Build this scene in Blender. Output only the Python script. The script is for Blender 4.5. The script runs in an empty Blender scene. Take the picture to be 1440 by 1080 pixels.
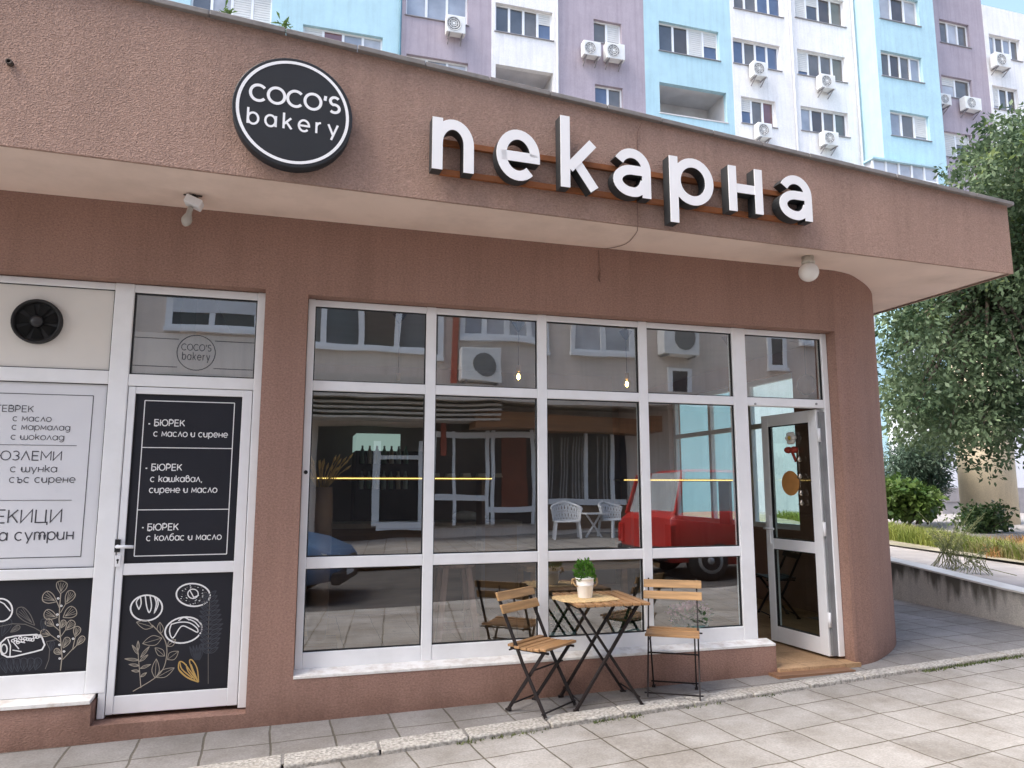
import bpy, math, random
import numpy as np
from mathutils import Vector, Matrix
random.seed(7); rng = np.random.default_rng(7)
SC = bpy.context.scene
COL = SC.collection
R = math.radians

# ------------------------------------------------------------------ camera, sky, sun, exposure
CF, CP, CYAW, CROLL = 1024.363, R(7.94517), R(16.09492), R(0.0104)
CAM = np.array([-0.05704, -4.97276, 1.4984])
def _basis():
    F = np.array([math.sin(CYAW)*math.cos(CP), math.cos(CYAW)*math.cos(CP), math.sin(CP)])
    r = np.array([math.cos(CYAW), -math.sin(CYAW), 0.0]); u = np.cross(r, F)
    return (math.cos(CROLL)*r+math.sin(CROLL)*u, -math.sin(CROLL)*r+math.cos(CROLL)*u, F)
CR, CU, CFW = _basis()
cd = bpy.data.cameras.new('camera'); cam = bpy.data.objects.new('camera', cd); COL.objects.link(cam)
cd.sensor_width = 36; cd.lens = CF/1440*36; cd.clip_start = 0.05; cd.clip_end = 2000
m = Matrix.Identity(4)
for i in range(3):
    m[i][0], m[i][1], m[i][2], m[i][3] = CR[i], CU[i], -CFW[i], CAM[i]
cam.matrix_world = m
SC.camera = cam
W = bpy.data.worlds.new('World'); SC.world = W; W.use_nodes = True
SUN_EL, SUN_AZ = R(55), R(263)      # azimuth clockwise from +y
nt = W.node_tree; nt.nodes.clear()
sk = nt.nodes.new('ShaderNodeTexSky'); sk.sky_type = 'NISHITA'; sk.sun_disc = False
sk.sun_elevation = SUN_EL; sk.sun_rotation = SUN_AZ; sk.air_density = 1.0; sk.dust_density = 3.5; sk.ozone_density = 1.0
bg = nt.nodes.new('ShaderNodeBackground'); bg.inputs['Strength'].default_value = 0.15
wo = nt.nodes.new('ShaderNodeOutputWorld')
nt.links.new(sk.outputs[0], bg.inputs[0]); nt.links.new(bg.outputs[0], wo.inputs[0])
sl = bpy.data.lights.new('sun', 'SUN'); sl.energy = 1.2; sl.angle = R(32); sl.color = (1, .94, .86)
so = bpy.data.objects.new('sun', sl); COL.objects.link(so)
sd = Vector((math.sin(SUN_AZ)*math.cos(SUN_EL), math.cos(SUN_AZ)*math.cos(SUN_EL), math.sin(SUN_EL)))
so.rotation_euler = sd.to_track_quat('Z', 'Y').to_euler(); so.location = (0, -5, 30)
SC.view_settings.view_transform = 'Standard'; SC.view_settings.look = 'None'
SC.view_settings.exposure = 1.75; SC.view_settings.gamma = 1
try:
    SC.cycles.max_bounces = 10; SC.cycles.transparent_max_bounces = 24; SC.cycles.glossy_bounces = 5
    SC.cycles.sample_clamp_indirect = 6
except Exception: pass

# ------------------------------------------------------------------ measuring helpers: photo ray -> world plane
def ray(u, v):
    return CFW + (u-720)/CF*CR - (v-540)/CF*CU
def onY(u, v, y=0.0):
    d = ray(u, v); return CAM + d*((y-CAM[1])/d[1])
def onZ(u, v, z):
    d = ray(u, v); return CAM + d*((z-CAM[2])/d[2])
def onL(u, v, k, c):                 # vertical plane y = k x + c
    d = ray(u, v); t = (k*CAM[0]+c-CAM[1])/(d[1]-k*d[0]); return CAM + d*t
GA, GB = 0.063, 0.0158
def gz(x): return GA + GB*max(-30.0, min(30.0, x))
def onG(u, v, off=0.0):
    d = ray(u, v); t = (GA+off+GB*CAM[0]-CAM[2])/(d[2]-GB*d[0]); return CAM + d*t
def at(u, v, dist):                   # point at a forward distance from the camera
    return CAM + ray(u, v)*dist
def RY(u, v, y):                      # seen mirrored in the shop glass (plane y=0)
    p = onY(u, v, y); return np.array([p[0], -p[1], p[2]])

# ------------------------------------------------------------------ materials
MATS = {}
def M(name, col, rough=.6, var=.1, scale=4., bump=0., bscale=60., metal=0., spec=.4, var2=0., scale2=.7, dirt=None, detail=5, bdist=.01):
    if name in MATS: return MATS[name]
    mt = bpy.data.materials.new(name); mt.use_nodes = True; n = mt.node_tree; L = n.links
    b = n.nodes['Principled BSDF']; b.inputs['Roughness'].default_value = rough; b.inputs['Metallic'].default_value = metal
    b.inputs['Specular IOR Level'].default_value = spec
    tc = n.nodes.new('ShaderNodeTexCoord')
    no = n.nodes.new('ShaderNodeTexNoise'); no.inputs['Scale'].default_value = scale; no.inputs['Detail'].default_value = detail
    L.new(tc.outputs['Object'], no.inputs['Vector'])
    r = n.nodes.new('ShaderNodeValToRGB')
    c = np.array(col[:3])
    r.color_ramp.elements[0].position = .3; r.color_ramp.elements[1].position = .7
    r.color_ramp.elements[0].color = (*np.clip(c*(1-var), 0, 1), 1); r.color_ramp.elements[1].color = (*np.clip(c*(1+var), 0, 1), 1)
    L.new(no.outputs['Fac'], r.inputs['Fac']); out = r.outputs['Color']
    if var2 or dirt:
        n2 = n.nodes.new('ShaderNodeTexNoise'); n2.inputs['Scale'].default_value = scale2; n2.inputs['Detail'].default_value = 6; n2.inputs['Roughness'].default_value = .65
        L.new(tc.outputs['Object'], n2.inputs['Vector'])
        r2 = n.nodes.new('ShaderNodeValToRGB'); r2.color_ramp.elements[0].position = .45; r2.color_ramp.elements[1].position = .72
        r2.color_ramp.elements[0].color = (0, 0, 0, 1); r2.color_ramp.elements[1].color = (1, 1, 1, 1)
        L.new(n2.outputs['Fac'], r2.inputs['Fac'])
        mu = n.nodes.new('ShaderNodeMath'); mu.operation = 'MULTIPLY'; mu.inputs[1].default_value = var2 or .5; L.new(r2.outputs['Color'], mu.inputs[0])
        mx = n.nodes.new('ShaderNodeMixRGB'); L.new(mu.outputs[0], mx.inputs['Fac']); L.new(out, mx.inputs['Color1'])
        mx.inputs['Color2'].default_value = (*(dirt if dirt else c*.6), 1); out = mx.outputs['Color']
    L.new(out, b.inputs['Base Color'])
    if bump:
        n3 = n.nodes.new('ShaderNodeTexNoise'); n3.inputs['Scale'].default_value = bscale; n3.inputs['Detail'].default_value = 4
        L.new(tc.outputs['Object'], n3.inputs['Vector'])
        bp = n.nodes.new('ShaderNodeBump'); bp.inputs['Strength'].default_value = bump; bp.inputs['Distance'].default_value = bdist
        L.new(n3.outputs['Fac'], bp.inputs['Height']); L.new(bp.outputs['Normal'], b.inputs['Normal'])
    MATS[name] = mt; return mt
def emis(name, col, s):
    mt = bpy.data.materials.new(name); mt.use_nodes = True; b = mt.node_tree.nodes['Principled BSDF']
    b.inputs['Base Color'].default_value = (*col, 1); b.inputs['Emission Color'].default_value = (*col, 1); b.inputs['Emission Strength'].default_value = s
    MATS[name] = mt; return mt
def glass(name, ior=2.0, tint=(.8, .86, .84), wob=.03):
    mt = bpy.data.materials.new(name); mt.use_nodes = True; n = mt.node_tree; L = n.links; n.nodes.clear()
    tr = n.nodes.new('ShaderNodeBsdfTransparent'); tr.inputs[0].default_value = (*tint, 1)
    gl = n.nodes.new('ShaderNodeBsdfGlossy'); gl.inputs['Roughness'].default_value = 0.0; gl.inputs[0].default_value = (.96, .98, 1, 1)
    fr = n.nodes.new('ShaderNodeFresnel'); ge = n.nodes.new('ShaderNodeNewGeometry'); mr = n.nodes.new('ShaderNodeMapRange'); mr.inputs['To Min'].default_value = ior; mr.inputs['To Max'].default_value = 1/ior; L.new(ge.outputs['Backfacing'], mr.inputs['Value']); L.new(mr.outputs[0], fr.inputs[0])
    mx = n.nodes.new('ShaderNodeMixShader'); o = n.nodes.new('ShaderNodeOutputMaterial')
    tc = n.nodes.new('ShaderNodeTexCoord'); no = n.nodes.new('ShaderNodeTexNoise'); no.inputs['Scale'].default_value = 1.6; no.inputs['Detail'].default_value = 1
    bp = n.nodes.new('ShaderNodeBump'); bp.inputs['Strength'].default_value = wob; bp.inputs['Distance'].default_value = .05
    L.new(tc.outputs['Object'], no.inputs['Vector']); L.new(no.outputs['Fac'], bp.inputs['Height']); L.new(bp.outputs[0], gl.inputs['Normal'])
    L.new(fr.outputs[0], mx.inputs[0]); L.new(tr.outputs[0], mx.inputs[1]); L.new(gl.outputs[0], mx.inputs[2]); L.new(mx.outputs[0], o.inputs[0])
    MATS[name] = mt; return mt

def stucco(name, col, bump=.6, streak=.25, base_dirt=False):
    mt = bpy.data.materials.new(name); mt.use_nodes = True; n = mt.node_tree; L = n.links
    b = n.nodes['Principled BSDF']; b.inputs['Roughness'].default_value = .92; b.inputs['Specular IOR Level'].default_value = .15
    tc = n.nodes.new('ShaderNodeTexCoord'); c = np.array(col)
    def noise(s, d=5, rgh=.6, sc=None):
        k = n.nodes.new('ShaderNodeTexNoise'); k.inputs['Scale'].default_value = s; k.inputs['Detail'].default_value = d; k.inputs['Roughness'].default_value = rgh
        if sc:
            mp = n.nodes.new('ShaderNodeMapping'); mp.inputs['Scale'].default_value = sc; L.new(tc.outputs['Object'], mp.inputs[0]); L.new(mp.outputs[0], k.inputs['Vector'])
        else: L.new(tc.outputs['Object'], k.inputs['Vector'])
        return k.outputs['Fac']
    def ramp(f, p0, p1, c0, c1):
        r = n.nodes.new('ShaderNodeValToRGB'); r.color_ramp.elements[0].position = p0; r.color_ramp.elements[1].position = p1
        r.color_ramp.elements[0].color = (*c0, 1); r.color_ramp.elements[1].color = (*c1, 1); L.new(f, r.inputs[0]); return r.outputs[0]
    def mul(a, bb, fac=1.):
        x = n.nodes.new('ShaderNodeMixRGB'); x.blend_type = 'MULTIPLY'; x.inputs[0].default_value = fac; L.new(a, x.inputs[1]); L.new(bb, x.inputs[2]); return x.outputs[0]
    base = ramp(noise(1.3, 6, .7), .3, .7, c*.93, c*1.07)
    grain = ramp(noise(70, 3, .7, (1, 1, 1.3)), .3, .7, (.74,)*3, (1.16,)*3)
    strk = ramp(noise(1.0, 7, .7, (6, 6, .3)), .45, .72, (1,)*3, (1-streak,)*3)
    L.new(mul(mul(base, grain), strk), b.inputs['Base Color'])
    if base_dirt:
        sp = n.nodes.new('ShaderNodeSeparateXYZ'); L.new(tc.outputs['Object'], sp.inputs[0])
        m1 = n.nodes.new('ShaderNodeMath'); m1.operation = 'MULTIPLY_ADD'; m1.inputs[1].default_value = .55; L.new(noise(2.6, 8, .7), m1.inputs[0]); L.new(sp.outputs['Z'], m1.inputs[2])
        cur = b.inputs['Base Color'].links[0].from_socket
        L.new(mul(cur, ramp(m1.outputs[0], .16, .42, (.66, .63, .60), (1, 1, 1))), b.inputs['Base Color'])
    v = n.nodes.new('ShaderNodeTexVoronoi'); v.inputs['Scale'].default_value = 100; v.distance = 'EUCLIDEAN'
    wv = n.nodes.new('ShaderNodeMapping'); wv.inputs['Scale'].default_value = (1, 1, 1.5)
    ad = n.nodes.new('ShaderNodeVectorMath'); ad.operation = 'ADD'
    dn = n.nodes.new('ShaderNodeTexNoise'); dn.inputs['Scale'].default_value = 30; L.new(tc.outputs['Object'], dn.inputs['Vector'])
    sc2 = n.nodes.new('ShaderNodeVectorMath'); sc2.operation = 'SCALE'; sc2.inputs['Scale'].default_value = .03; L.new(dn.outputs['Color'], sc2.inputs[0])
    L.new(tc.outputs['Object'], wv.inputs[0]); L.new(wv.outputs[0], ad.inputs[0]); L.new(sc2.outputs[0], ad.inputs[1]); L.new(ad.outputs[0], v.inputs['Vector'])
    b1 = n.nodes.new('ShaderNodeBump'); b1.inputs['Strength'].default_value = bump; b1.inputs['Distance'].default_value = .0055; L.new(v.outputs['Distance'], b1.inputs['Height'])
    b2 = n.nodes.new('ShaderNodeBump'); b2.inputs['Strength'].default_value = bump*.6; b2.inputs['Distance'].default_value = .006; L.new(noise(110, 3), b2.inputs['Height']); L.new(b1.outputs[0], b2.inputs['Normal'])
    L.new(b2.outputs[0], b.inputs['Normal'])
    MATS[name] = mt; return mt

def tiles(name, col, size, rot, joint=.014, mcol=(.12, .105, .085), off=(0, 0), grass=False):
    mt = bpy.data.materials.new(name); mt.use_nodes = True; n = mt.node_tree; L = n.links
    b = n.nodes['Principled BSDF']; b.inputs['Roughness'].default_value = .9; b.inputs['Specular IOR Level'].default_value = .2
    tc = n.nodes.new('ShaderNodeTexCoord'); c = np.array(col)
    mp = n.nodes.new('ShaderNodeMapping'); mp.vector_type = 'TEXTURE'; mp.inputs['Rotation'].default_value = (0, 0, rot); mp.inputs['Location'].default_value = (off[0], off[1], 0)
    L.new(tc.outputs['Object'], mp.inputs[0])
    dn = n.nodes.new('ShaderNodeTexNoise'); dn.inputs['Scale'].default_value = 3.5; L.new(tc.outputs['Object'], dn.inputs['Vector'])
    sub = n.nodes.new('ShaderNodeVectorMath'); sub.operation = 'SUBTRACT'; sub.inputs[1].default_value = (.5, .5, .5); L.new(dn.outputs['Color'], sub.inputs[0])
    sc2 = n.nodes.new('ShaderNodeVectorMath'); sc2.operation = 'SCALE'; sc2.inputs['Scale'].default_value = .035; L.new(sub.outputs[0], sc2.inputs[0])
    ad = n.nodes.new('ShaderNodeVectorMath'); ad.operation = 'ADD'; L.new(mp.outputs[0], ad.inputs[0]); L.new(sc2.outputs[0], ad.inputs[1])
    br = n.nodes.new('ShaderNodeTexBrick'); br.offset = 0; br.squash = 1
    for k, vv in (('Scale', 1.0), ('Mortar Size', joint/2), ('Mortar Smooth', .35), ('Bias', 0.0), ('Brick Width', size), ('Row Height', size)): br.inputs[k].default_value = vv
    br.inputs['Color1'].default_value = (*(c*.93), 1); br.inputs['Color2'].default_value = (*(c*1.06), 1); br.inputs['Mortar'].default_value = (*mcol, 1)
    L.new(ad.outputs[0], br.inputs['Vector'])
    st = n.nodes.new('ShaderNodeTexNoise'); st.inputs['Scale'].default_value = 2.2; st.inputs['Detail'].default_value = 8; st.inputs['Roughness'].default_value = .7; L.new(tc.outputs['Object'], st.inputs['Vector'])
    r = n.nodes.new('ShaderNodeValToRGB'); r.color_ramp.elements[0].position = .32; r.color_ramp.elements[1].position = .62
    r.color_ramp.elements[0].color = (.72, .7, .67, 1); r.color_ramp.elements[1].color = (1.05, 1.05, 1.05, 1); L.new(st.outputs['Fac'], r.inputs[0])
    mx = n.nodes.new('ShaderNodeMixRGB'); mx.blend_type = 'MULTIPLY'; mx.inputs[0].default_value = 1; L.new(br.outputs['Color'], mx.inputs[1]); L.new(r.outputs[0], mx.inputs[2])
    s3 = n.nodes.new('ShaderNodeTexNoise'); s3.inputs['Scale'].default_value = 90; s3.inputs['Detail'].default_value = 3; L.new(tc.outputs['Object'], s3.inputs['Vector'])
    r3 = n.nodes.new('ShaderNodeValToRGB'); r3.color_ramp.elements[0].position = .3; r3.color_ramp.elements[1].position = .7
    r3.color_ramp.elements[0].color = (.82, .82, .82, 1); r3.color_ramp.elements[1].color = (1.1, 1.1, 1.1, 1); L.new(s3.outputs['Fac'], r3.inputs[0])
    m2 = n.nodes.new('ShaderNodeMixRGB'); m2.blend_type = 'MULTIPLY'; m2.inputs[0].default_value = 1; L.new(mx.outputs[0], m2.inputs[1]); L.new(r3.outputs[0], m2.inputs[2])
    pt = n.nodes.new('ShaderNodeTexNoise'); pt.inputs['Scale'].default_value = .75; pt.inputs['Detail'].default_value = 9; pt.inputs['Roughness'].default_value = .75; L.new(tc.outputs['Object'], pt.inputs['Vector'])
    rp = n.nodes.new('ShaderNodeValToRGB'); rp.color_ramp.elements[0].position = .50; rp.color_ramp.elements[1].position = .70
    rp.color_ramp.elements[0].color = (1, 1, 1, 1); rp.color_ramp.elements[1].color = (.74, .71, .67, 1); L.new(pt.outputs['Fac'], rp.inputs[0])
    mp2 = n.nodes.new('ShaderNodeMixRGB'); mp2.blend_type = 'MULTIPLY'; mp2.inputs[0].default_value = 1; L.new(m2.outputs[0], mp2.inputs[1]); L.new(rp.outputs[0], mp2.inputs[2]); m2 = mp2
    # sparse dark spots
    vs = n.nodes.new('ShaderNodeTexVoronoi'); vs.inputs['Scale'].default_value = 2.6; L.new(tc.outputs['Object'], vs.inputs['Vector'])
    rs = n.nodes.new('ShaderNodeValToRGB'); rs.color_ramp.elements[0].position = .035; rs.color_ramp.elements[1].position = .06
    rs.color_ramp.elements[0].color = (.55, .53, .5, 1); rs.color_ramp.elements[1].color = (1, 1, 1, 1); L.new(vs.outputs['Distance'], rs.inputs[0])
    m3 = n.nodes.new('ShaderNodeMixRGB'); m3.blend_type = 'MULTIPLY'; m3.inputs[0].default_value = 1; L.new(m2.outputs[0], m3.inputs[1]); L.new(rs.outputs[0], m3.inputs[2])
    L.new(m3.outputs[0], b.inputs['Base Color'])
    bp = n.nodes.new('ShaderNodeBump'); bp.invert = True; bp.inputs['Strength'].default_value = .6; bp.inputs['Distance'].default_value = .008; L.new(br.outputs['Fac'], bp.inputs['Height'])
    b2 = n.nodes.new('ShaderNodeBump'); b2.inputs['Strength'].default_value = .25; b2.inputs['Distance'].default_value = .004; L.new(s3.outputs['Fac'], b2.inputs['Height']); L.new(bp.outputs[0], b2.inputs['Normal'])
    L.new(b2.outputs[0], b.inputs['Normal'])
    MATS[name] = mt; return mt

def wood(name, col, axis='X', scale=1.0, dark=.55):
    mt = bpy.data.materials.new(name); mt.use_nodes = True; n = mt.node_tree; L = n.links
    b = n.nodes['Principled BSDF']; b.inputs['Roughness'].default_value = .5; c = np.array(col)
    tc = n.nodes.new('ShaderNodeTexCoord'); mp = n.nodes.new('ShaderNodeMapping')
    s = {'X': (1.5, 22, 22), 'Y': (22, 1.5, 22), 'Z': (22, 22, 1.5)}[axis]; mp.inputs['Scale'].default_value = tuple(v*scale for v in s)
    L.new(tc.outputs['Object'], mp.inputs[0])
    no = n.nodes.new('ShaderNodeTexNoise'); no.inputs['Scale'].default_value = 2; no.inputs['Detail'].default_value = 8; no.inputs['Roughness'].default_value = .65; L.new(mp.outputs[0], no.inputs['Vector'])
    r = n.nodes.new('ShaderNodeValToRGB'); r.color_ramp.elements[0].position = .3; r.color_ramp.elements[1].position = .68
    r.color_ramp.elements[0].color = (*(c*dark), 1); r.color_ramp.elements[1].color = (*(c*1.15), 1); L.new(no.outputs['Fac'], r.inputs[0]); L.new(r.outputs[0], b.inputs['Base Color'])
    bp = n.nodes.new('ShaderNodeBump'); bp.inputs['Strength'].default_value = .2; bp.inputs['Distance'].default_value = .003; L.new(no.outputs['Fac'], bp.inputs['Height']); L.new(bp.outputs[0], b.inputs['Normal'])
    MATS[name] = mt; return mt

def leafmat(name, c0, c1, trans=.25):
    mt = bpy.data.materials.new(name); mt.use_nodes = True; n = mt.node_tree; L = n.links; n.nodes.clear()
    g = n.nodes.new('ShaderNodeNewGeometry')
    r = n.nodes.new('ShaderNodeValToRGB'); r.color_ramp.elements[0].color = (*c0, 1); r.color_ramp.elements[1].color = (*c1, 1)
    tc = n.nodes.new('ShaderNodeTexCoord'); nz = n.nodes.new('ShaderNodeTexNoise'); nz.inputs['Scale'].default_value = 1.25; nz.inputs['Detail'].default_value = 2; L.new(tc.outputs['Object'], nz.inputs['Vector'])
    ma = n.nodes.new('ShaderNodeMath'); ma.operation = 'MULTIPLY_ADD'; ma.inputs[1].default_value = 2.4; ma.inputs[2].default_value = -.95; L.new(nz.outputs['Fac'], ma.inputs[0])
    mb_ = n.nodes.new('ShaderNodeMath'); mb_.operation = 'MULTIPLY_ADD'; mb_.inputs[1].default_value = .5; L.new(g.outputs['Random Per Island'], mb_.inputs[0]); L.new(ma.outputs[0], mb_.inputs[2])
    L.new(mb_.outputs[0], r.inputs[0])
    d = n.nodes.new('ShaderNodeBsdfPrincipled'); d.inputs['Roughness'].default_value = .5; d.inputs['Specular IOR Level'].default_value = .35; L.new(r.outputs[0], d.inputs['Base Color'])
    t = n.nodes.new('ShaderNodeBsdfTranslucent'); L.new(r.outputs[0], t.inputs[0])
    mx = n.nodes.new('ShaderNodeMixShader'); mx.inputs[0].default_value = trans; o = n.nodes.new('ShaderNodeOutputMaterial')
    L.new(d.outputs[0], mx.inputs[1]); L.new(t.outputs[0], mx.inputs[2]); L.new(mx.outputs[0], o.inputs[0])
    MATS[name] = mt; return mt

# ------------------------------------------------------------------ mesh helpers
class MB:
    def __init__(s): s.v = []; s.f = []; s.m = []; s.s = []
    def vert(s, p): s.v.append((float(p[0]), float(p[1]), float(p[2]))); return len(s.v)-1
    def face(s, pts, mi=0, sm=False):
        s.f.append([s.vert(p) for p in pts]); s.m.append(mi); s.s.append(sm); return s
    def box(s, a, b, mi=0):
        x0, y0, z0 = a; x1, y1, z1 = b
        if x0 > x1: x0, x1 = x1, x0
        if y0 > y1: y0, y1 = y1, y0
        if z0 > z1: z0, z1 = z1, z0
        return s.hexa([(x0,y0,z0),(x1,y0,z0),(x1,y1,z0),(x0,y1,z0)], [(x0,y0,z1),(x1,y0,z1),(x1,y1,z1),(x0,y1,z1)], mi)
    def hexa(s, lo, hi, mi=0, sm=False):        # two rings of n points, lo counter-clockwise seen from above
        n = len(lo); a = [s.vert(p) for p in lo]; b = [s.vert(p) for p in hi]
        fs = [a[::-1], b]+[[a[i], a[(i+1)%n], b[(i+1)%n], b[i]] for i in range(n)]
        s.f += fs; s.m += [mi]*len(fs); s.s += [False, False]+[sm]*n; return s
    def bar(s, p, q, w, h, up=(0, 0, 1), mi=0):  # rectangular bar from p to q
        p = np.array(p, float); q = np.array(q, float); d = q-p; d /= np.linalg.norm(d)
        r = np.cross(d, up); r /= np.linalg.norm(r); u = np.cross(r, d)
        c = [(-w/2, -h/2), (w/2, -h/2), (w/2, h/2), (-w/2, h/2)]
        a = [s.vert(p+r*x+u*y) for x, y in c]; b = [s.vert(q+r*x+u*y) for x, y in c]
        fs = [a[::-1], b]+[[a[i], a[(i+1)%4], b[(i+1)%4], b[i]] for i in range(4)]
        fs = [f[::-1] for f in fs]
        s.f += fs; s.m += [mi]*6; s.s += [False]*6; return s
    def tube(s, pts, r, n=8, mi=0, cap=True):
        pts = [np.array(p, float) for p in pts]; rr = r if hasattr(r, '__len__') else [r]*len(pts)
        rings = []; ref = None
        for i, p in enumerate(pts):
            d = pts[min(i+1, len(pts)-1)]-pts[max(i-1, 0)]; d = d/(np.linalg.norm(d)+1e-9)
            if ref is None: ref = np.array([0, 0, 1.]) if abs(d[2]) < .9 else np.array([1., 0, 0])
            a = np.cross(d, ref); a /= np.linalg.norm(a)+1e-9; b = np.cross(d, a); ref = -b if np.dot(-b, ref) > 0 else b
            rings.append([s.vert(p+rr[i]*(math.cos(t)*a+math.sin(t)*b)) for t in [2*math.pi*k/n for k in range(n)]])
        for i in range(len(rings)-1):
            for k in range(n):
                s.f.append([rings[i][k], rings[i][(k+1)%n], rings[i+1][(k+1)%n], rings[i+1][k]]); s.m.append(mi); s.s.append(True)
        if cap:
            s.f += [rings[0][::-1], rings[-1]]; s.m += [mi]*2; s.s += [False]*2
        return s
    def lathe(s, prof, c=(0, 0, 0), n=24, mi=0, axis='Z', cap=True, ang=(0, 360)):
        full = abs(ang[1]-ang[0]) >= 359.9; k = n if full else n+1
        rings = []
        for r, h in prof:
            ring = []
            for i in range(k):
                t = R(ang[0]+(ang[1]-ang[0])*i/n); x, y = r*math.cos(t), r*math.sin(t)
                p = {'Z': (x, y, h), 'Y': (x, h, y), 'X': (h, x, y)}[axis]
                ring.append(s.vert((c[0]+p[0], c[1]+p[1], c[2]+p[2])))
            rings.append(ring)
        for i in range(len(rings)-1):
            for j in range(k if full else k-1):
                f = [rings[i][j], rings[i][(j+1)%k], rings[i+1][(j+1)%k], rings[i+1][j]]
                s.f.append(f if axis != 'Y' else f[::-1]); s.m.append(mi); s.s.append(True)
        if cap and full:
            for ring, fl in ((rings[0], True), (rings[-1], False)):
                s.f.append(ring[::-1] if fl != (axis == 'Y') else ring); s.m.append(mi); s.s.append(False)
        return s
    def sphere(s, c, r, mi=0, n=14, sq=(1, 1, 1)):
        rings = []
        for i in range(n+1):
            t = math.pi*i/n
            rings.append([s.vert((c[0]+r*sq[0]*math.sin(t)*math.cos(2*math.pi*k/(2*n)), c[1]+r*sq[1]*math.sin(t)*math.sin(2*math.pi*k/(2*n)), c[2]-r*sq[2]*math.cos(t))) for k in range(2*n)])
        for i in range(n):
            for k in range(2*n):
                s.f.append([rings[i][k], rings[i][(k+1)%(2*n)], rings[i+1][(k+1)%(2*n)], rings[i+1][k]]); s.m.append(mi); s.s.append(True)
        return s
    def arrays(s, V, F, mi=0, sm=False):
        o = len(s.v); s.v += [tuple(map(float, p)) for p in V]; s.f += [[o+int(i) for i in f] for f in F]; s.m += [mi]*len(F); s.s += [sm]*len(F); return s

def sep(name, mbs, mats, parent=None, **k):
    for q in mbs: ob(name, q, mats, parent, **k)
def root_of(o):
    while o.parent: o = o.parent
    return o
def ob(name, mb, mats, parent=None, loc=None, bevel=0, local=False, seg=2):
    me = bpy.data.meshes.new(name)
    if parent is not None:
        L = (0, 0, 0) if local else tuple(root_of(parent).location)
    else:
        L = loc if loc is not None else tuple((np.array(mb.v).min(0)*np.array([.5, .5, 1])+np.array(mb.v).max(0)*np.array([.5, .5, 0])))
    V = [tuple(np.subtract(p, L)) for p in mb.v]
    me.from_pydata(V, [], mb.f)
    if not isinstance(mats, (list, tuple)): mats = [mats]
    for mt in mats: me.materials.append(mt)
    me.polygons.foreach_set('material_index', mb.m); me.polygons.foreach_set('use_smooth', mb.s)
    me.update()
    o = bpy.data.objects.new(name, me); COL.objects.link(o)
    if parent is not None: o.parent = parent
    else: o.location = L
    if bevel:
        bv = o.modifiers.new('bevel', 'BEVEL'); bv.width = bevel; bv.segments = seg; bv.limit_method = 'ANGLE'; bv.angle_limit = R(40)
    return o
def tag(o, label, cat, group=None, kind=None):
    o['label'] = label; o['category'] = cat
    if group: o['group'] = group
    if kind: o['kind'] = kind
    return o
def thing(name, loc, label, cat, group=None, rz=0):
    e = bpy.data.objects.new(name, None); COL.objects.link(e); e.location = tuple(float(v) for v in loc); e.rotation_euler = (0, 0, rz); e.empty_display_size = .1
    return tag(e, label, cat, group)
def struct(name, mb, mats, label=None, kind='structure', bevel=0):
    o = ob(name, mb, mats, loc=(0, 0, 0), bevel=bevel); o['kind'] = kind
    if label: o['label'] = label
    return o
def copy_tree(o, parent=None):
    c = o.copy(); COL.objects.link(c)
    if parent is not None: c.parent = parent
    for ch in [x for x in bpy.data.objects if x.parent == o and x != c]: copy_tree(ch, c)
    return c

def grid_wall(mb, x0, x1, z0, z1, holes, y, depth, mi=0, rmi=None, sgn=1):
    """front face in plane y with rectangular openings (hx0,hx1,hz0,hz1) and reveals going depth inwards (sgn=+1: +y)"""
    rmi = mi if rmi is None else rmi
    xs = sorted({x0, x1, *[min(max(h[i], x0), x1) for h in holes for i in (0, 1)]}); zs = sorted({z0, z1, *[min(max(h[i], z0), z1) for h in holes for i in (2, 3)]})
    inh = lambda x, z: any(h[0] < x < h[1] and h[2] < z < h[3] for h in holes)
    for i in range(len(xs)-1):
        for j in range(len(zs)-1):
            if inh((xs[i]+xs[i+1])/2, (zs[j]+zs[j+1])/2): continue
            q = [(xs[i], y, zs[j]), (xs[i+1], y, zs[j]), (xs[i+1], y, zs[j+1]), (xs[i], y, zs[j+1])]
            mb.face(q if sgn > 0 else q[::-1], mi)
    y2 = y+depth*sgn
    for h in holes:
        a, b, c, d = max(h[0], x0), min(h[1], x1), max(h[2], z0), min(h[3], z1)
        for q in ([(a,y,c),(a,y2,c),(a,y2,d),(a,y,d)], [(b,y,d),(b,y2,d),(b,y2,c),(b,y,c)], [(a,y,d),(a,y2,d),(b,y2,d),(b,y,d)], [(b,y,c),(b,y2,c),(a,y2,c),(a,y,c)]):
            mb.face(q, rmi)
def catmull(P, n=6):
    P = [np.array(p, float) for p in P]; out = []
    for i in range(len(P)-1):
        a, b, c, d = P[max(i-1, 0)], P[i], P[i+1], P[min(i+2, len(P)-1)]
        for k in range(n):
            t = k/n; out.append(.5*((2*b)+(-a+c)*t+(2*a-5*b+4*c-d)*t*t+(-a+3*b-3*c+d)*t**3))
    out.append(P[-1]); return out

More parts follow.
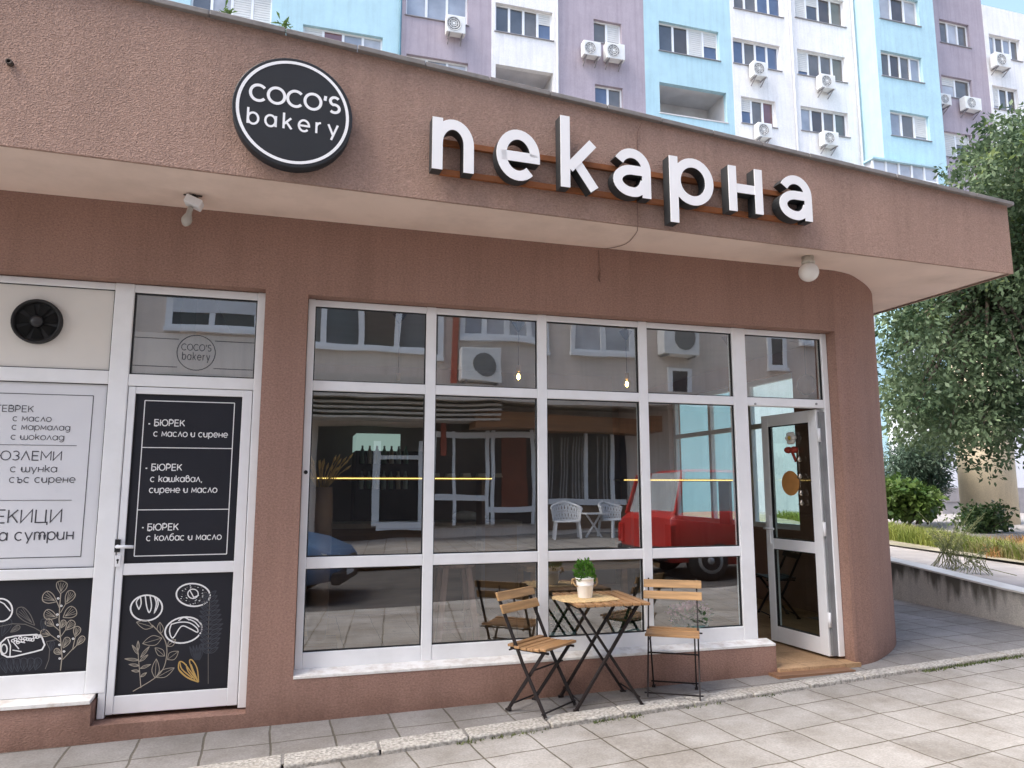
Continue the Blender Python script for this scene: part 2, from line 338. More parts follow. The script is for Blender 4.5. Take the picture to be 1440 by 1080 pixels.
# ------------------------------------------------------------------ stroke lettering
def arc(cx, cy, rx, ry, a0, a1, n=14):
    return [(cx+rx*math.cos(R(a0+(a1-a0)*i/n)), cy+ry*math.sin(R(a0+(a1-a0)*i/n))) for i in range(n+1)]
def ring(cx, cy, rx, ry, n=28): return arc(cx, cy, rx, ry, 0, 360, n)[:-1]+['closed']
CH = 1.38
def glyph(c):
    """(advance, strokes) with x-height 1"""
    g = {
    'с': (.95, [arc(.48,.5,.48,.5,48,312)]), 'c': (.95, [arc(.48,.5,.48,.5,48,312)]),
    'а': (1.0, [ring(.46,.5,.46,.5), [(.95,1),(.95,0)]]), 'o': (1.0, [ring(.5,.5,.5,.5)]), 'о': (1.0, [ring(.5,.5,.5,.5)]),
    'м': (1.15, [[(.05,0),(.12,1),(.57,.25),(1.02,1),(1.1,0)]]), 'л': (.9, [[(0,0),(.45,1),(.9,0)]]),
    'р': (1.0, [[(.05,1),(.05,-.42)], ring(.52,.5,.46,.5)]), 'п': (.85, [[(.05,0),(.05,1)], [(.8,0),(.8,.6)]+arc(.425,.6,.375,.4,0,180)]),
    'д': (1.0, [ring(.46,.5,.46,.5), [(.95,1),(.95,0)]+arc(.5,-.02,.45,.4,0,-140,10)]),
    'ш': (1.35, [[(0,1),(0,.35)]+arc(.33,.35,.33,.35,180,360,8)+[(.66,1)], [(.66,.35)]+arc(.99,.35,.33,.35,180,360,8)+[(1.32,1)], [(1.32,.4),(1.32,0)]]),
    'к': (.8, [[(.05,CH),(.05,0)], [(.78,1),(.05,.38)], [(.3,.6),(.8,0)]]),
    'у': (.9, [[(0,1),(.45,.05)], [(.9,1),(.3,-.42)]]), 'н': (.9, [[(.05,0),(.05,1)], [(.85,0),(.85,1)], [(.05,.5),(.85,.5)]]),
    'ъ': (1.0, [[(0,1),(.25,1),(.25,0),(.65,0)]+arc(.65,.3,.3,.3,-90,90,8)+[(.25,.6)]]),
    'и': (.9, [[(.02,1),(.02,.4)]+arc(.42,.4,.4,.4,180,360,10)+[(.82,1)], [(.82,.4),(.82,0)]]),
    'е': (1.0, [[(.03,.5),(.97,.5)]+arc(.5,.5,.47,.5,4,318,18)]),
    'б': (1.0, [ring(.48,.47,.46,.47), arc(.62,.5,.6,.9,180,100,10)+[(.85,CH+.06)]]),
    'в': (.95, [[(.05,.5),(.05,1.0)]+arc(.38,1.08,.3,.3,180,-60,10)+[(.45,.85)], ring(.48,.45,.43,.45)]),
    'т': (1.35, [[(.05,0),(.05,1)], [(.67,0),(.67,.65)]+arc(.36,.65,.31,.35,0,180,8), [(1.29,0),(1.29,.65)]+arc(.98,.65,.31,.35,0,180,8)]),
    'з': (.8, [arc(.35,.76,.34,.24,150,-90,10), arc(.36,.27,.38,.27,90,-150,10)]),
    ',': (.3, [[(.15,.1),(.05,-.25)]]), '.': (.3, [[(.1,.0),(.1,.14)]]), ' ': (.42, []), "'": (.3, [[(.17,CH),(.12,.95)]]),
    'Г': (.8, [[(.05,0),(.05,CH),(.8,CH)]]), 'Е': (.95, [[(.92,0),(.05,0),(.05,CH),(.9,CH)], [(.05,.7),(.82,.7)]]),
    'В': (1.0, [[(.05,0),(.05,CH),(.55,CH)]+arc(.55,1.04,.34,.34,90,-90,8)+[(.05,.7)], [(.5,.7)]+[(.6,.7)]+arc(.6,.35,.36,.35,90,-90,8)+[(.05,0)]]),
    'Р': (1.0, [[(.05,0),(.05,CH),(.5,CH)]+arc(.5,.96,.42,.42,90,-90,10)+[(.05,.54)]]),
    'К': (1.0, [[(.05,0),(.05,CH)], [(.95,CH),(.05,.5)], [(.4,.8),(1.0,0)]]),
    'Ю': (1.7, [[(.05,0),(.05,CH)], [(.05,.7),(.42,.7)], ring(1.05,CH/2,.63,CH/2)]),
    'З': (.95, [arc(.42,1.02,.42,.36,145,-90,10), arc(.42,.34,.46,.34,90,-145,10)]),
    'Л': (1.15, [[(0,0),(.56,CH),(1.12,0)]]), 'М': (1.4, [[(.05,0),(.05,CH),(.7,.4),(1.35,CH),(1.35,0)]]),
    'И': (1.2, [[(.05,CH),(.05,0),(1.12,CH),(1.12,0)]]), 'Ц': (1.25, [[(.05,CH),(.05,0),(1.22,0),(1.22,-.28)], [(1.05,CH),(1.05,0)]]),
    'Б': (1.0, [[(.9,CH),(.05,CH),(.05,0),(.55,0)]+arc(.55,.4,.4,.4,-90,90,8)+[(.05,.8)]]),
    'C': (1.25, [arc(.68,CH/2,.66,CH/2,42,318,20)]), 'O': (1.4, [ring(.7,CH/2,.68,CH/2)]),
    'S': (.95, [arc(.46,1.03,.38,.35,35,270,12)[:-1]+arc(.46,.36,.42,.36,90,-140,12)]),
    'b': (1.0, [[(.05,CH+.05),(.05,0)], ring(.52,.5,.46,.5)]), 'a': (1.0, [ring(.46,.5,.46,.5), [(.95,1),(.95,0)]]),
    'k': (.8, [[(.05,CH+.05),(.05,0)], [(.72,1),(.05,.38)], [(.3,.6),(.78,0)]]), 'e': (1.0, [[(.03,.5),(.97,.5)]+arc(.5,.5,.47,.5,4,318,18)]),
    'r': (.55, [[(.05,0),(.05,1)], [(.05,.55)]+arc(.5,.55,.45,.43,180,95,8)]), 'y': (.9, [[(0,1),(.45,.05)], [(.9,1),(.3,-.42)]]),
    }
    return g[c]
def stroke_poly(pts, hw):
    closed = pts[-1] == 'closed'
    P = [np.array(p, float) for p in (pts[:-1] if closed else pts)]; n = len(P); Lf = []; Rt = []
    for i in range(n):
        a = P[(i-1) % n] if (closed or i > 0) else None; c = P[(i+1) % n] if (closed or i < n-1) else None
        d1 = (P[i]-a)/(np.linalg.norm(P[i]-a)+1e-9) if a is not None else None; d2 = (c-P[i])/(np.linalg.norm(c-P[i])+1e-9) if c is not None else None
        if d1 is None: d1 = d2
        if d2 is None: d2 = d1
        t = d1+d2; ln = np.linalg.norm(t); t = t/ln if ln > .3 else d2
        nn = np.array([-t[1], t[0]]); k = 1/max(.45, abs(np.dot(nn, np.array([-d2[1], d2[0]]))))
        Lf.append(P[i]+nn*hw*k); Rt.append(P[i]-nn*hw*k)
    return Lf, Rt, closed
class Layer:
    def __init__(s): s.i = 0
    def next(s): s.i = (s.i+1) % 7; return s.i*.00025
LAY = Layer()
def put_stroke(mb, pts, hw, fn, mi=0):
    """fn(a,b,lift)->3D; flat ribbon"""
    Lf, Rt, cl = stroke_poly(pts, hw); n = len(Lf); lift = LAY.next()
    A = [mb.vert(fn(*p, lift)) for p in Lf]; B = [mb.vert(fn(*p, lift)) for p in Rt]
    for i in range(n if cl else n-1):
        j = (i+1) % n; mb.f.append([B[i], B[j], A[j], A[i]]); mb.m.append(mi); mb.s.append(False)
def text(mb, s, x0, x1, zb, xh, hw, yf, mi=0, gap=.24, lift0=.0012):
    """text between x0 and x1, baseline zb, x-height xh, in plane y=yf(x), facing -y"""
    tot = sum(glyph(c)[0] for c in s)+gap*(len(s)-1); sx = (x1-x0)/tot; X = 0
    for c in s:
        adv, st = glyph(c)
        for p in st:
            q = [(t if t == 'closed' else ((X+t[0])*sx, t[1]*xh)) for t in p]
            put_stroke(mb, q, hw, lambda a, b, l: (x0+a, yf(x0+a)-lift0-l, zb+b), mi)
        X += adv+gap
def art(mb, pts, hw, y, mi=0, lift0=.0012):
    """line drawing traced on the panel plane y; hw in metres"""
    closed = pts[-1] == 'closed'; P = pts[:-1] if closed else pts
    q = [tuple(onY(u, v, y)[[0, 2]]) for u, v in P]+(['closed'] if closed else [])
    put_stroke(mb, q, hw, lambda a, b, l: (a, y-lift0-l, b), mi)
# ------------------------------------------------------------------ palette
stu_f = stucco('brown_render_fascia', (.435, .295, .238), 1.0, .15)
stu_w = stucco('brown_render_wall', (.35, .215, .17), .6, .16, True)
soff = M('soffit_paint', (.80, .65, .56), .85, .05, 2, .12, 40, dirt=(.36, .27, .21), var2=.35, scale2=1.4)
white = M('white_frame', (.86, .87, .88), .35, .03, 3, dirt=(.6, .6, .58), var2=.3, scale2=2.5)
white2 = M('white_leaf', (.85, .86, .88), .35, .03, 3, dirt=(.62, .62, .6), var2=.3, scale2=3)
gask = M('black_gasket', (.015, .015, .016), .5, .1)
black = M('black_vinyl', (.012, .013, .020), .45, .15, 2)
signblk = M('sign_black', (.022, .025, .03), .42, .1)
signside = M('letter_side', (.03, .033, .036), .5, .15)
lwhite = M('letter_white', (.93, .94, .95), .4, .02)
inkw = M('white_ink', (.8, .8, .8), .5, .02)
inkd = M('dark_ink', (.055, .055, .065), .6, .05)
inkf = M('faint_ink', (.16, .15, .14), .6, .1)
inkff = M('fainter_ink', (.05, .055, .07), .6, .1)
inkg = M('gold_ink', (.55, .36, .12), .5, .1)
inkb = M('beige_ink', (.38, .34, .28), .6, .1)
rust = M('rusty_rail', (.28, .10, .035), .7, .3, 8, dirt=(.12, .045, .02), var2=.6)
coping_m = M('coping_sheet', (.27, .255, .245), .7, .3, 6, .3, 30, dirt=(.06, .055, .05), var2=.6, scale2=6)
metal_b = M('black_steel', (.016, .012, .012), .55, .3, 20, spec=.25)
woodY = wood('acacia', (.36, .20, .09), 'Y'); woodX = wood('light_acacia', (.50, .29, .12), 'X')
woodsx = wood('acacia_seat', (.40, .225, .10), 'X')
conc = M('kerb_concrete', (.36, .345, .315), .92, .55, 55, .7, 70, dirt=(.30, .27, .22), var2=.6, scale2=2.2)
pg = glass('shop_glass', 3.2, (.86, .9, .89))
dg = glass('door_glass', 1.9, (.78, .88, .85))
floor_t = tiles('ochre_floor_tile', (.50, .33, .19), .33, 0, .006, (.25, .17, .1))
plaster = M('inner_plaster', (.42, .38, .34), .9, .05)
inner_dark = M('inner_dark_wall', (.20, .16, .14), .85, .2, 1)
grey_m = M('grey_metal', (.35, .36, .37), .4, .1, metal=.5)

# ------------------------------------------------------------------ ground
def sheet(xs, ysfn, zoff, nx=60):
    mb = MB()
    for i in range(nx):
        a = xs[0]+(xs[1]-xs[0])*i/nx; b = xs[0]+(xs[1]-xs[0])*(i+1)/nx
        (a0, a1), (b0, b1) = ysfn(a), ysfn(b)
        mb.face([(a, a0, gz(a)+zoff), (b, b0, gz(b)+zoff), (b, b1, gz(b)+zoff), (a, a1, gz(a)+zoff)])
    return mb
kf = np.array([onG(*q, -.012)[:2] for q in [(480,1070),(586.7,1055),(813,1016.7),(960,993),(1127,966.7),(1287,943),(1440,923)]])
KA, KB = np.polyfit(kf[:, 0], kf[:, 1], 1)
kb_ = np.array([onG(*q, .004)[:2] for q in [(480,1048),(577,1035),(737,1013),(867,993),(990,972),(1440,912)]])
KC, KD = np.polyfit(kb_[:, 0], kb_[:, 1], 1)
kfront = lambda x: KA*x+KB
kback = lambda x: max(KC*x+KD, kfront(x)+.10)
ROT = math.atan(KA)
struct('ground', sheet((-300, 300), lambda x: (-300, 300), -.20, 100), M('base_ground', (.22, .19, .14), .95, .3, .3))
struct('pavement', sheet((-26, 26), lambda x: (-4.1+.04*x, kfront(x)+.02), -.02), tiles('concrete_slab', (.32, .308, .29), .355, ROT+R(.6), .012, (.13, .115, .09), off=(2.046, -1.198)))
struct('wall_strip', sheet((-26, 26), lambda x: (kfront(x)+.03, 6), 0), tiles('concrete_slab_grey', (.255, .245, .235), .355, R(2), .014, (.13, .12, .1), off=(.9, -.38)))
road_m = M('asphalt', (.062, .06, .058), .95, .25, 3, .4, 120, dirt=(.10, .095, .09), var2=.5, scale2=.5)
struct('road', sheet((-60, 60), lambda x: (-9.3+.04*x, -4.0+.04*x), -.13), road_m)
struct('far_pavement', sheet((-60, 60), lambda x: (-30, -9.2+.04*x), .12), tiles('concrete_slab_far', (.36, .34, .31), .4, ROT, .02, (.12, .11, .1)))
# kerb stones: separate blocks between strip and pavement, one long kerb
mb = MB(); x = -6.0; j = 0
while x < 14:
    ln = .5*(1+.04*random.uniform(-1, 1)); g = .006; dy = random.uniform(-.004, .004); dz = random.uniform(-.003, .003)
    a, b = x+g, x+ln-g
    P = [(a, kfront(a)+dy), (b, kfront(b)+dy), (b, kback(b)), (a, kback(a))]
    mb.hexa([(p[0], p[1], gz(p[0])-.12) for p in P], [(p[0], p[1], gz(p[0])+.006+dz) for p in P])
    x += ln
tag(ob('kerb', mb, conc, bevel=.008), 'worn pale concrete kerb stones edging the raised strip along the shop front', 'kerb')
# weeds in the kerb joint
gm = leafmat('joint_weed', (.05, .085, .02), (.13, .15, .045))
mb = MB()
for u0, u1, nn in ((640, 700, 70), (700, 770, 60), (830, 900, 110), (960, 1010, 30), (1060, 1090, 30), (1290, 1440, 700)):
    for k in range(nn):
        u = random.uniform(u0, u1); p = onG(u, 1000, -.02); xx = onG(u, np.interp(u, [480, 813, 960, 1127, 1287, 1440], [1070, 1016.7, 993, 966.7, 943, 923]), -.02)
        c = np.array([xx[0], kfront(xx[0])-abs(random.gauss(0, .02))+.002, gz(xx[0])-.02]); a = random.uniform(0, 6.28); l = random.uniform(.01, .028)
        d = np.array([math.cos(a)*.6, math.sin(a)*.6, .8])*l; s = np.array([-math.sin(a), math.cos(a), 0])*l*.18
        mb.face([c-s, c+s, c+d])
struct('joint_weeds', mb, gm, 'low green weeds growing in the joint in front of the kerb', kind='stuff')

# ------------------------------------------------------------------ bakery
B = thing('bakery_building', (2.0, 0.0, .1), 'brown rendered corner shop with overhanging flat canopy and white framed windows', 'building')
WY = -.10; SZ = 3.262; FK, FC = .0466, -.730
fy = lambda x: FK*x+FC
topz = lambda x: 4.2-.0535*(x+1.05)
BOT = -.15
LW0, DW0, DW1, OT = -2.95, -1.155, -.318, 2.768
mb = MB()
holes = [(LW0, DW0, .262, OT), (DW0, DW1, .14, OT), (-.05, 3.392, .318, 2.748), (3.392, 4.09, .155, 2.748)]
xs = sorted({-3.6, 4.12, *[h[i] for h in holes for i in (0, 1)]}); zs = sorted({BOT, SZ, *[h[i] for h in holes for i in (2, 3)]})
for i in range(len(xs)-1):
    for j in range(len(zs)-1):
        cx, cz = (xs[i]+xs[i+1])/2, (zs[j]+zs[j+1])/2
        if any(h[0] < cx < h[1] and h[2] < cz < h[3] for h in holes): continue
        mb.face([(xs[i], WY, zs[j]), (xs[i+1], WY, zs[j]), (xs[i+1], WY, zs[j+1]), (xs[i], WY, zs[j+1])])
D = .14
def rev(a, b): mb.face([(a[0], WY, a[1]), (a[0], D, a[1]), (b[0], D, b[1]), (b[0], WY, b[1])])
for a, b in (((LW0, .262), (LW0, OT)), ((LW0, OT), (DW1, OT)), ((DW1, OT), (DW1, .14)), ((DW1, .14), (DW0, .14)), ((DW0, .14), (DW0, .262)), ((DW0, .262), (LW0, .262)),
             ((-.05, .318), (-.05, 2.748)), ((-.05, 2.748), (4.09, 2.748)), ((4.09, 2.748), (4.09, .155)), ((3.392, .155), (3.392, .318)), ((3.392, .318), (-.05, .318))): rev(a, b)
CURVE = catmull([(4.12, WY), (4.32, -.045), (4.52, .07), (4.72, .205), (4.92, .37), (5.1, .56), (5.26, .80), (5.38, 1.08), (5.46, 1.4), (5.5, 1.8)], 5)
for p, q in zip(CURVE[:-1], CURVE[1:]):
    mb.face([(p[0], p[1], BOT), (q[0], q[1], BOT), (q[0], q[1], SZ), (p[0], p[1], SZ)], 0, True)
for y0, y1, z0, z1 in ((1.8, 2.05, BOT, SZ), (2.05, 5.0, BOT, 1.0), (2.05, 5.0, 2.80, SZ), (5.0, 7, BOT, SZ)):
    mb.box((5.30, y0, z0), (5.5, y1, z1))
mb.box((-3.6, 6.8, BOT), (5.3, 7.0, SZ)); mb.box((-3.6, D+.001, BOT), (-3.4, 6.8, SZ))
wall = ob('wall', mb, stu_w, B)
# door step threshold, tiled floor, ceiling, inner walls
mb = MB(); mb.box((3.395, WY-.03, .10), (4.12, D, .158)); mb.box((-3.35, D, .10), (4.35, 6.78, .157)); mb.box((4.351, .75, .10), (5.0, 6.78, .1571)); mb.box((5.001, 1.7, .10), (5.29, 6.78, .157)); ob('floor', mb, floor_t, B)
mb = MB(); mb.box((-3.35, D+.01, 3.05), (4.35, 6.78, 3.2)); mb.box((4.351, .75, 3.05), (5.0, 6.78, 3.199)); mb.box((5.001, 1.7, 3.05), (5.3, 6.78, 3.2)); ob('ceiling', mb, plaster, B)
mb = MB(); mb.box((-3.35, 4.6, .158), (4.2, 4.7, 3.05)); mb.box((-.9, D+.3, .158), (-.8, 4.6, 3.05)); ob('inner_wall', mb, inner_dark, B)
mb = MB(); mb.box((-3.4, D, .157), (3.39, D+.02, .34)); mb.box((-3.4, D, 2.75), (4.1, D+.02, 3.05)); mb.box((-.316, D, .15), (-.055, D+.02, 3.05)); ob('inner_lining', mb, plaster, B)
# side windows (frame, panes)
mb = MB()
for y in (2.05, 3.0, 3.95, 4.94): mb.box((5.38, y, 1.0), (5.44, y+.06, 2.80))
for z in (1.0, 2.20, 2.74): mb.box((5.382, 2.05, z), (5.438, 5.0, z+.06))
sw = ob('side_window', mb, white, B)
mb = MB(); mb.face([(5.41, 2.05, 1.0), (5.41, 5, 1.0), (5.41, 5, 2.80), (5.41, 2.05, 2.80)]); ob('pane', mb, glass('side_glass', 1.45, (.66, .82, .78)), sw)
# wooden board step
mb = MB(); p = onG(1095, 958); mb.box((p[0]+.03, WY-.13, gz(p[0])-.02), (3.98, WY-.007, gz(4)+.010)); mb.box((3.36, WY-.006, gz(3.3)-.02), (4.16, WY+.01, .10), 1); ob('door_step', mb, [wood('step_board', (.26, .14, .08), 'X', .6), stu_w], B)

# canopy: fascia, soffit, roof
mb = MB(); X0, X1 = -3.6, 5.6; YB = 7.0; LIP = SZ-.012
n = 24
for i in range(n):
    a = X0+(X1-X0)*i/n; b = X0+(X1-X0)*(i+1)/n
    mb.face([(a, fy(a), LIP), (b, fy(b), LIP), (b, fy(b), topz(b)), (a, fy(a), topz(a))], 0)
    mb.face([(a, fy(a)+.022, LIP), (b, fy(b)+.022, LIP), (b, fy(b), LIP), (a, fy(a), LIP)], 0)
    mb.face([(a, fy(a)+.022, LIP), (a, fy(a)+.022, SZ), (b, fy(b)+.022, SZ), (b, fy(b)+.022, LIP)], 0)
    mb.face([(b, fy(b)+.022, SZ), (a, fy(a)+.022, SZ), (a, YB, SZ), (b, YB, SZ)], 1)
    mb.face([(a, fy(a), topz(a)), (b, fy(b), topz(b)), (b, YB, topz(b)), (a, YB, topz(a))], 2)
mb.face([(X1, fy(X1), LIP), (X1, YB, LIP), (X1, YB, topz(X1)), (X1, fy(X1), topz(X1))], 0)
mb.face([(X1, fy(X1), LIP), (X1-.022, fy(X1)+.022, LIP), (X1-.022, YB, LIP), (X1, YB, LIP)], 0)
mb.face([(X0, fy(X0), SZ), (X0, YB, SZ), (X0, YB, topz(X0)), (X0, fy(X0), topz(X0))], 0)
mb.face([(X0, YB, SZ), (X1, YB, SZ), (X1, YB, topz(X1)), (X0, YB, topz(X0))], 0)
cano = ob('canopy', mb, [stu_f, soff, coping_m], B)
mb = MB(); n = 22; XE = X1+.045
for i in range(n):      # coping sheets with small joints and uneven laps
    a = X0+(XE-X0)*i/n; b = X0+(XE-X0)*(i+1)/n-.004; dz = random.uniform(0, .003); dd = random.uniform(-.003, .003)
    lo = [(a, fy(a)-.035+dd, topz(a)-.004+dz), (b, fy(b)-.035+dd, topz(b)-.004+dz), (b, fy(b)+.4, topz(b)+.004), (a, fy(a)+.4, topz(a)+.004)]
    mb.hexa(lo, [(p[0], p[1], p[2]+.032) for p in lo])
mb.hexa([(X1-.3, fy(X1)+.4, topz(X1)+.002), (XE, fy(X1)+.4, topz(X1)+.002), (XE, YB, topz(X1)+.002), (X1-.3, YB, topz(X1)+.002)], [(X1-.3, fy(X1)+.4, topz(X1)+.03), (XE, fy(X1)+.4, topz(X1)+.03), (XE, YB, topz(X1)+.03), (X1-.3, YB, topz(X1)+.03)])
ob('coping', mb, coping_m, cano, bevel=.004)

# main shop window
PX = [(0, .754), (.825, 1.571), (1.644, 2.381), (2.453, 3.196), (3.315, 4.035)]
PZ = [(.45, .968), (1.041, 2.126), (2.193, 2.70)]
mb = MB(); F0, F1 = 0.0, .07
vx = [(-.047, 0), (.754, .825), (1.571, 1.644), (2.381, 2.453), (3.196, 3.315), (4.035, 4.087)]
for i, (a, b) in enumerate(vx):
    mb.box((a, F0, .178 if i == 5 else .352), (b, F1, 2.746))
for z0, z1 in ((.352, .45), (.968, 1.041), (2.126, 2.193), (2.70, 2.744)):
    for i in range(4): mb.box((vx[i][1], F0+.003, z0), (vx[i+1][0], F1, z1))
for z0, z1 in ((2.126, 2.193), (2.70, 2.744)): mb.box((3.315, F0+.003, z0), (4.035, F1, z1))
swin = ob('shop_window', mb, white, B, bevel=.005)
mb = MB(); mb.hexa([(-.05, WY-.004, .318), (3.392, WY-.004, .318), (3.392, .01, .338), (-.05, .01, .338)], [(-.05, WY-.004, .336), (3.392, WY-.004, .336), (3.392, .01, .3555), (-.05, .01, .3555)])
ob('window_sill', mb, M('sill_paint', (.80, .79, .76), .8, .05, 8, dirt=(.42, .34, .27), var2=.6, scale2=12), swin, bevel=.003)
def gasket(mb, x0, x1, z0, z1, y, w=.007):
    mb.box((x0, y, z0), (x0+w, y+.02, z1)); mb.box((x1-w, y, z0), (x1, y+.02, z1))
    mb.box((x0+w, y+.001, z0), (x1-w, y+.02, z0+w)); mb.box((x0+w, y+.001, z1-w), (x1-w, y+.02, z1))
gb = MB()
for i, (a, b) in enumerate(PX):
    for j, (c, d) in enumerate(PZ):
        if i == 4 and j < 2: continue
        gasket(gb, a, b, c, d, .018)
        t = random.uniform(-.004, .004); t2 = random.uniform(-.003, .003)
        p = MB(); p.face([(a, .03+t, c), (b, .03-t, c), (b, .03-t+t2, d), (a, .03+t+t2, d)]); ob('pane', p, pg, swin)
ob('gasket', gb, gask, swin)

# entrance door leaf standing open inwards
hinge = np.array([4.03, .045]); fe = np.array([3.978, .715]); dl = fe-hinge; LWd = float(np.linalg.norm(dl)); dl /= LWd; nl = np.array([dl[1]*-1, dl[0]])
LZ0, LZ1 = .175, 2.118
def leafpt(s, t, z): p = hinge+dl*s+nl*t; return (p[0], p[1], z)     # t>0 : towards the street side
def lbox(mb, s0, s1, t0, t1, z0, z1, mi=0):
    q = [(s0, t0), (s1, t0), (s1, t1), (s0, t1)]
    mb.hexa([leafpt(a, b, z0) for a, b in q][::-1], [leafpt(a, b, z1) for a, b in q][::-1], mi)
mb = MB()
lbox(mb, 0, .095, 0, .055, LZ0, LZ1); lbox(mb, LWd-.085, LWd, 0, .055, LZ0, LZ1)
for z0, z1 in ((LZ0, LZ0+.13), (.955, 1.045), (LZ1-.10, LZ1)): lbox(mb, .095, LWd-.085, 0, .053, z0, z1)
door = ob('entrance_door', mb, white2, B, bevel=.004)
for z0, z1 in ((LZ0+.13, .955), (1.045, LZ1-.10)):
    p = MB(); p.face([leafpt(.095, .03, z0), leafpt(LWd-.085, .03, z0), leafpt(LWd-.085, .03, z1), leafpt(.095, .03, z1)]); ob('pane', p, dg, door)
    g = MB()
    for s0, s1, a, b in ((.095, .103, z0, z1), (LWd-.093, LWd-.085, z0, z1), (.103, LWd-.093, z0, z0+.008), (.103, LWd-.093, z1-.008, z1)): lbox(g, s0, s1, .028, .05, a, b)
    ob('gasket', g, gask, door)
g = MB(); lbox(g, -.035, -.008, -.01, .045, LZ0+.01, LZ1-.02); ob('hinge_strip', g, M('hinge_dark', (.22, .23, .24), .5, .2), door)
for z in (.4, 1.1, 1.85): g = MB(); g.lathe([(.014, z), (.014, z+.11)], (*leafpt(-.02, .055, 0)[:2], 0), 10); ob('hinge', g, white2, door)
g = MB(); lbox(g, LWd-.06, LWd-.025, .055, .065, 1.0, 1.24); a = np.array(leafpt(LWd-.043, .065, 1.13)); b = np.array(leafpt(LWd-.043, .115, 1.13)); c = np.array(leafpt(LWd-.17, .115, 1.13)); g.tube([a, b], .010); g.tube([b, c], .010)
ob('handle', g, white2, door)

# side shop front: vent panel, menu window, lower picture window and the glazed side door
def fx(u, v): return onY(u, v, 0)
mb = MB()
vl = fx(158, 460)[0]; vr = fx(186, 460)[0]
trz0, trz1 = fx(270, 529)[2], fx(270, 416)[2]      # transom pane
dz1 = fx(260, 545)[2]
mb.box((vl, 0, .292), (vr-.002, .07, OT-.003))                                    # post between window and door
mb.box((vr-.04, .004, .145), (vr, .07, OT-.003))
dr = fx(360, 470)[0]
mb.box((dr, 0, .148), (DW1-.002, .07, OT-.003))
mb.box((LW0+.002, 0, .292), (LW0+.06, .07, OT-.003))
vz0, vz1 = fx(100, 519)[2], fx(100, 403)[2]; mz0, mz1 = fx(70, 800)[2], fx(70, 537)[2]; iz0, iz1 = fx(60, 948)[2], fx(60, 815)[2]
for a, b in ((.292, iz0), (iz1, mz0), (mz1, vz0), (vz1, OT-.005)): mb.box((LW0+.06, .003, a), (vl, .07, b))
for a, b in ((dz1, trz0), (trz1, OT-.005)): mb.box((vr, .003, a), (dr, .07, b))
sfr = ob('side_shopfront', mb, white, B, bevel=.005)
mb = MB(); mb.hexa([(LW0, WY-.012, .262), (DW0-.004, WY-.012, .262), (DW0-.004, .01, .272), (LW0, .01, .272)], [(LW0, WY-.012, .284), (DW0-.004, WY-.012, .284), (DW0-.004, .01, .2915), (LW0, .01, .2915)]); ob('window_sill', mb, MATS['sill_paint'], sfr, bevel=.003)
mb = MB(); mb.box((LW0+.06, .02, vz0), (vl, .04, vz1)); ob('vent_panel', mb, M('cream_panel', (.72, .69, .64), .5, .03), sfr)
g = MB(); gasket(g, LW0+.06, vl, vz0, vz1, .012, .005); gasket(g, LW0+.06, vl, mz0, mz1, .012, .005); gasket(g, LW0+.06, vl, iz0, iz1, .012, .005); gasket(g, vr, dr, trz0, trz1, .012); ob('gasket', g, gask, sfr)
# menu window
mb = MB(); MY = .022
mb.box((LW0+.06, MY, mz0), (vl, MY+.02, mz1)); yf = lambda x: MY
def tl(mb, s, u0, u1, vb, xh, hw, mi, y=MY):
    a, b = onY(u0, vb, y), onY(u1, vb, y); c = onY((u0+u1)/2, vb, y); text(mb, s, a[0], b[0], c[2], xh, hw, lambda x: y, mi)
def ln(mb, u0, v0, u1, v1, hw, mi, y=MY): art(mb, [(u0, v0), (u1, v1)], hw, y, mi)
for s, u0, u1, vb, xh, hw in (('ГЕВРЕК', -5, 47, 579, .027, .0022), ('с масло', 18, 72, 592.5, .026, .0019), ('с мармалад', 16.7, 98.6, 604.7, .026, .0019), ('с шоколад', 15.3, 90, 618.5, .026, .0019),
        ('ГЮЗЛЕМИ', -15, 86.7, 647, .038, .0028), ('с шунка', 14.4, 80, 663.8, .030, .0023), ('със сирене', 13, 105.6, 678.6, .030, .0023), ('МЕКИЦИ', -31, 86.7, 735, .054, .0036), ('за сутрин', -14, 103, 759.5, .046, .0034)):
    tl(mb, s, u0, u1, vb, xh, hw, 1)
lx = LW0+.16
tr, brr = onY(132, 556.7, MY), onY(113.3, 782.5, MY)
bx = (tr[0]+brr[0])/2
for q in ([(lx, tr[2]), (bx, tr[2])], [(bx, tr[2]), (bx, brr[2])], [(bx, brr[2]), (lx, brr[2])], [(lx, brr[2]), (lx, tr[2])]):
    put_stroke(mb, q, .0022, lambda a, b, l: (a, MY-.0012-l, b), 1)
for v, u1 in ((626.7, 108), (703.3, 101)):
    e = onY(u1, v, MY); put_stroke(mb, [(lx+.1, e[2]), (e[0], e[2])], .0015, lambda a, b, l: (a, MY-.0012-l, b), 1)
ob('menu_board', mb, [M('menu_white', (.72, .73, .76), .5, .02), inkd], sfr)
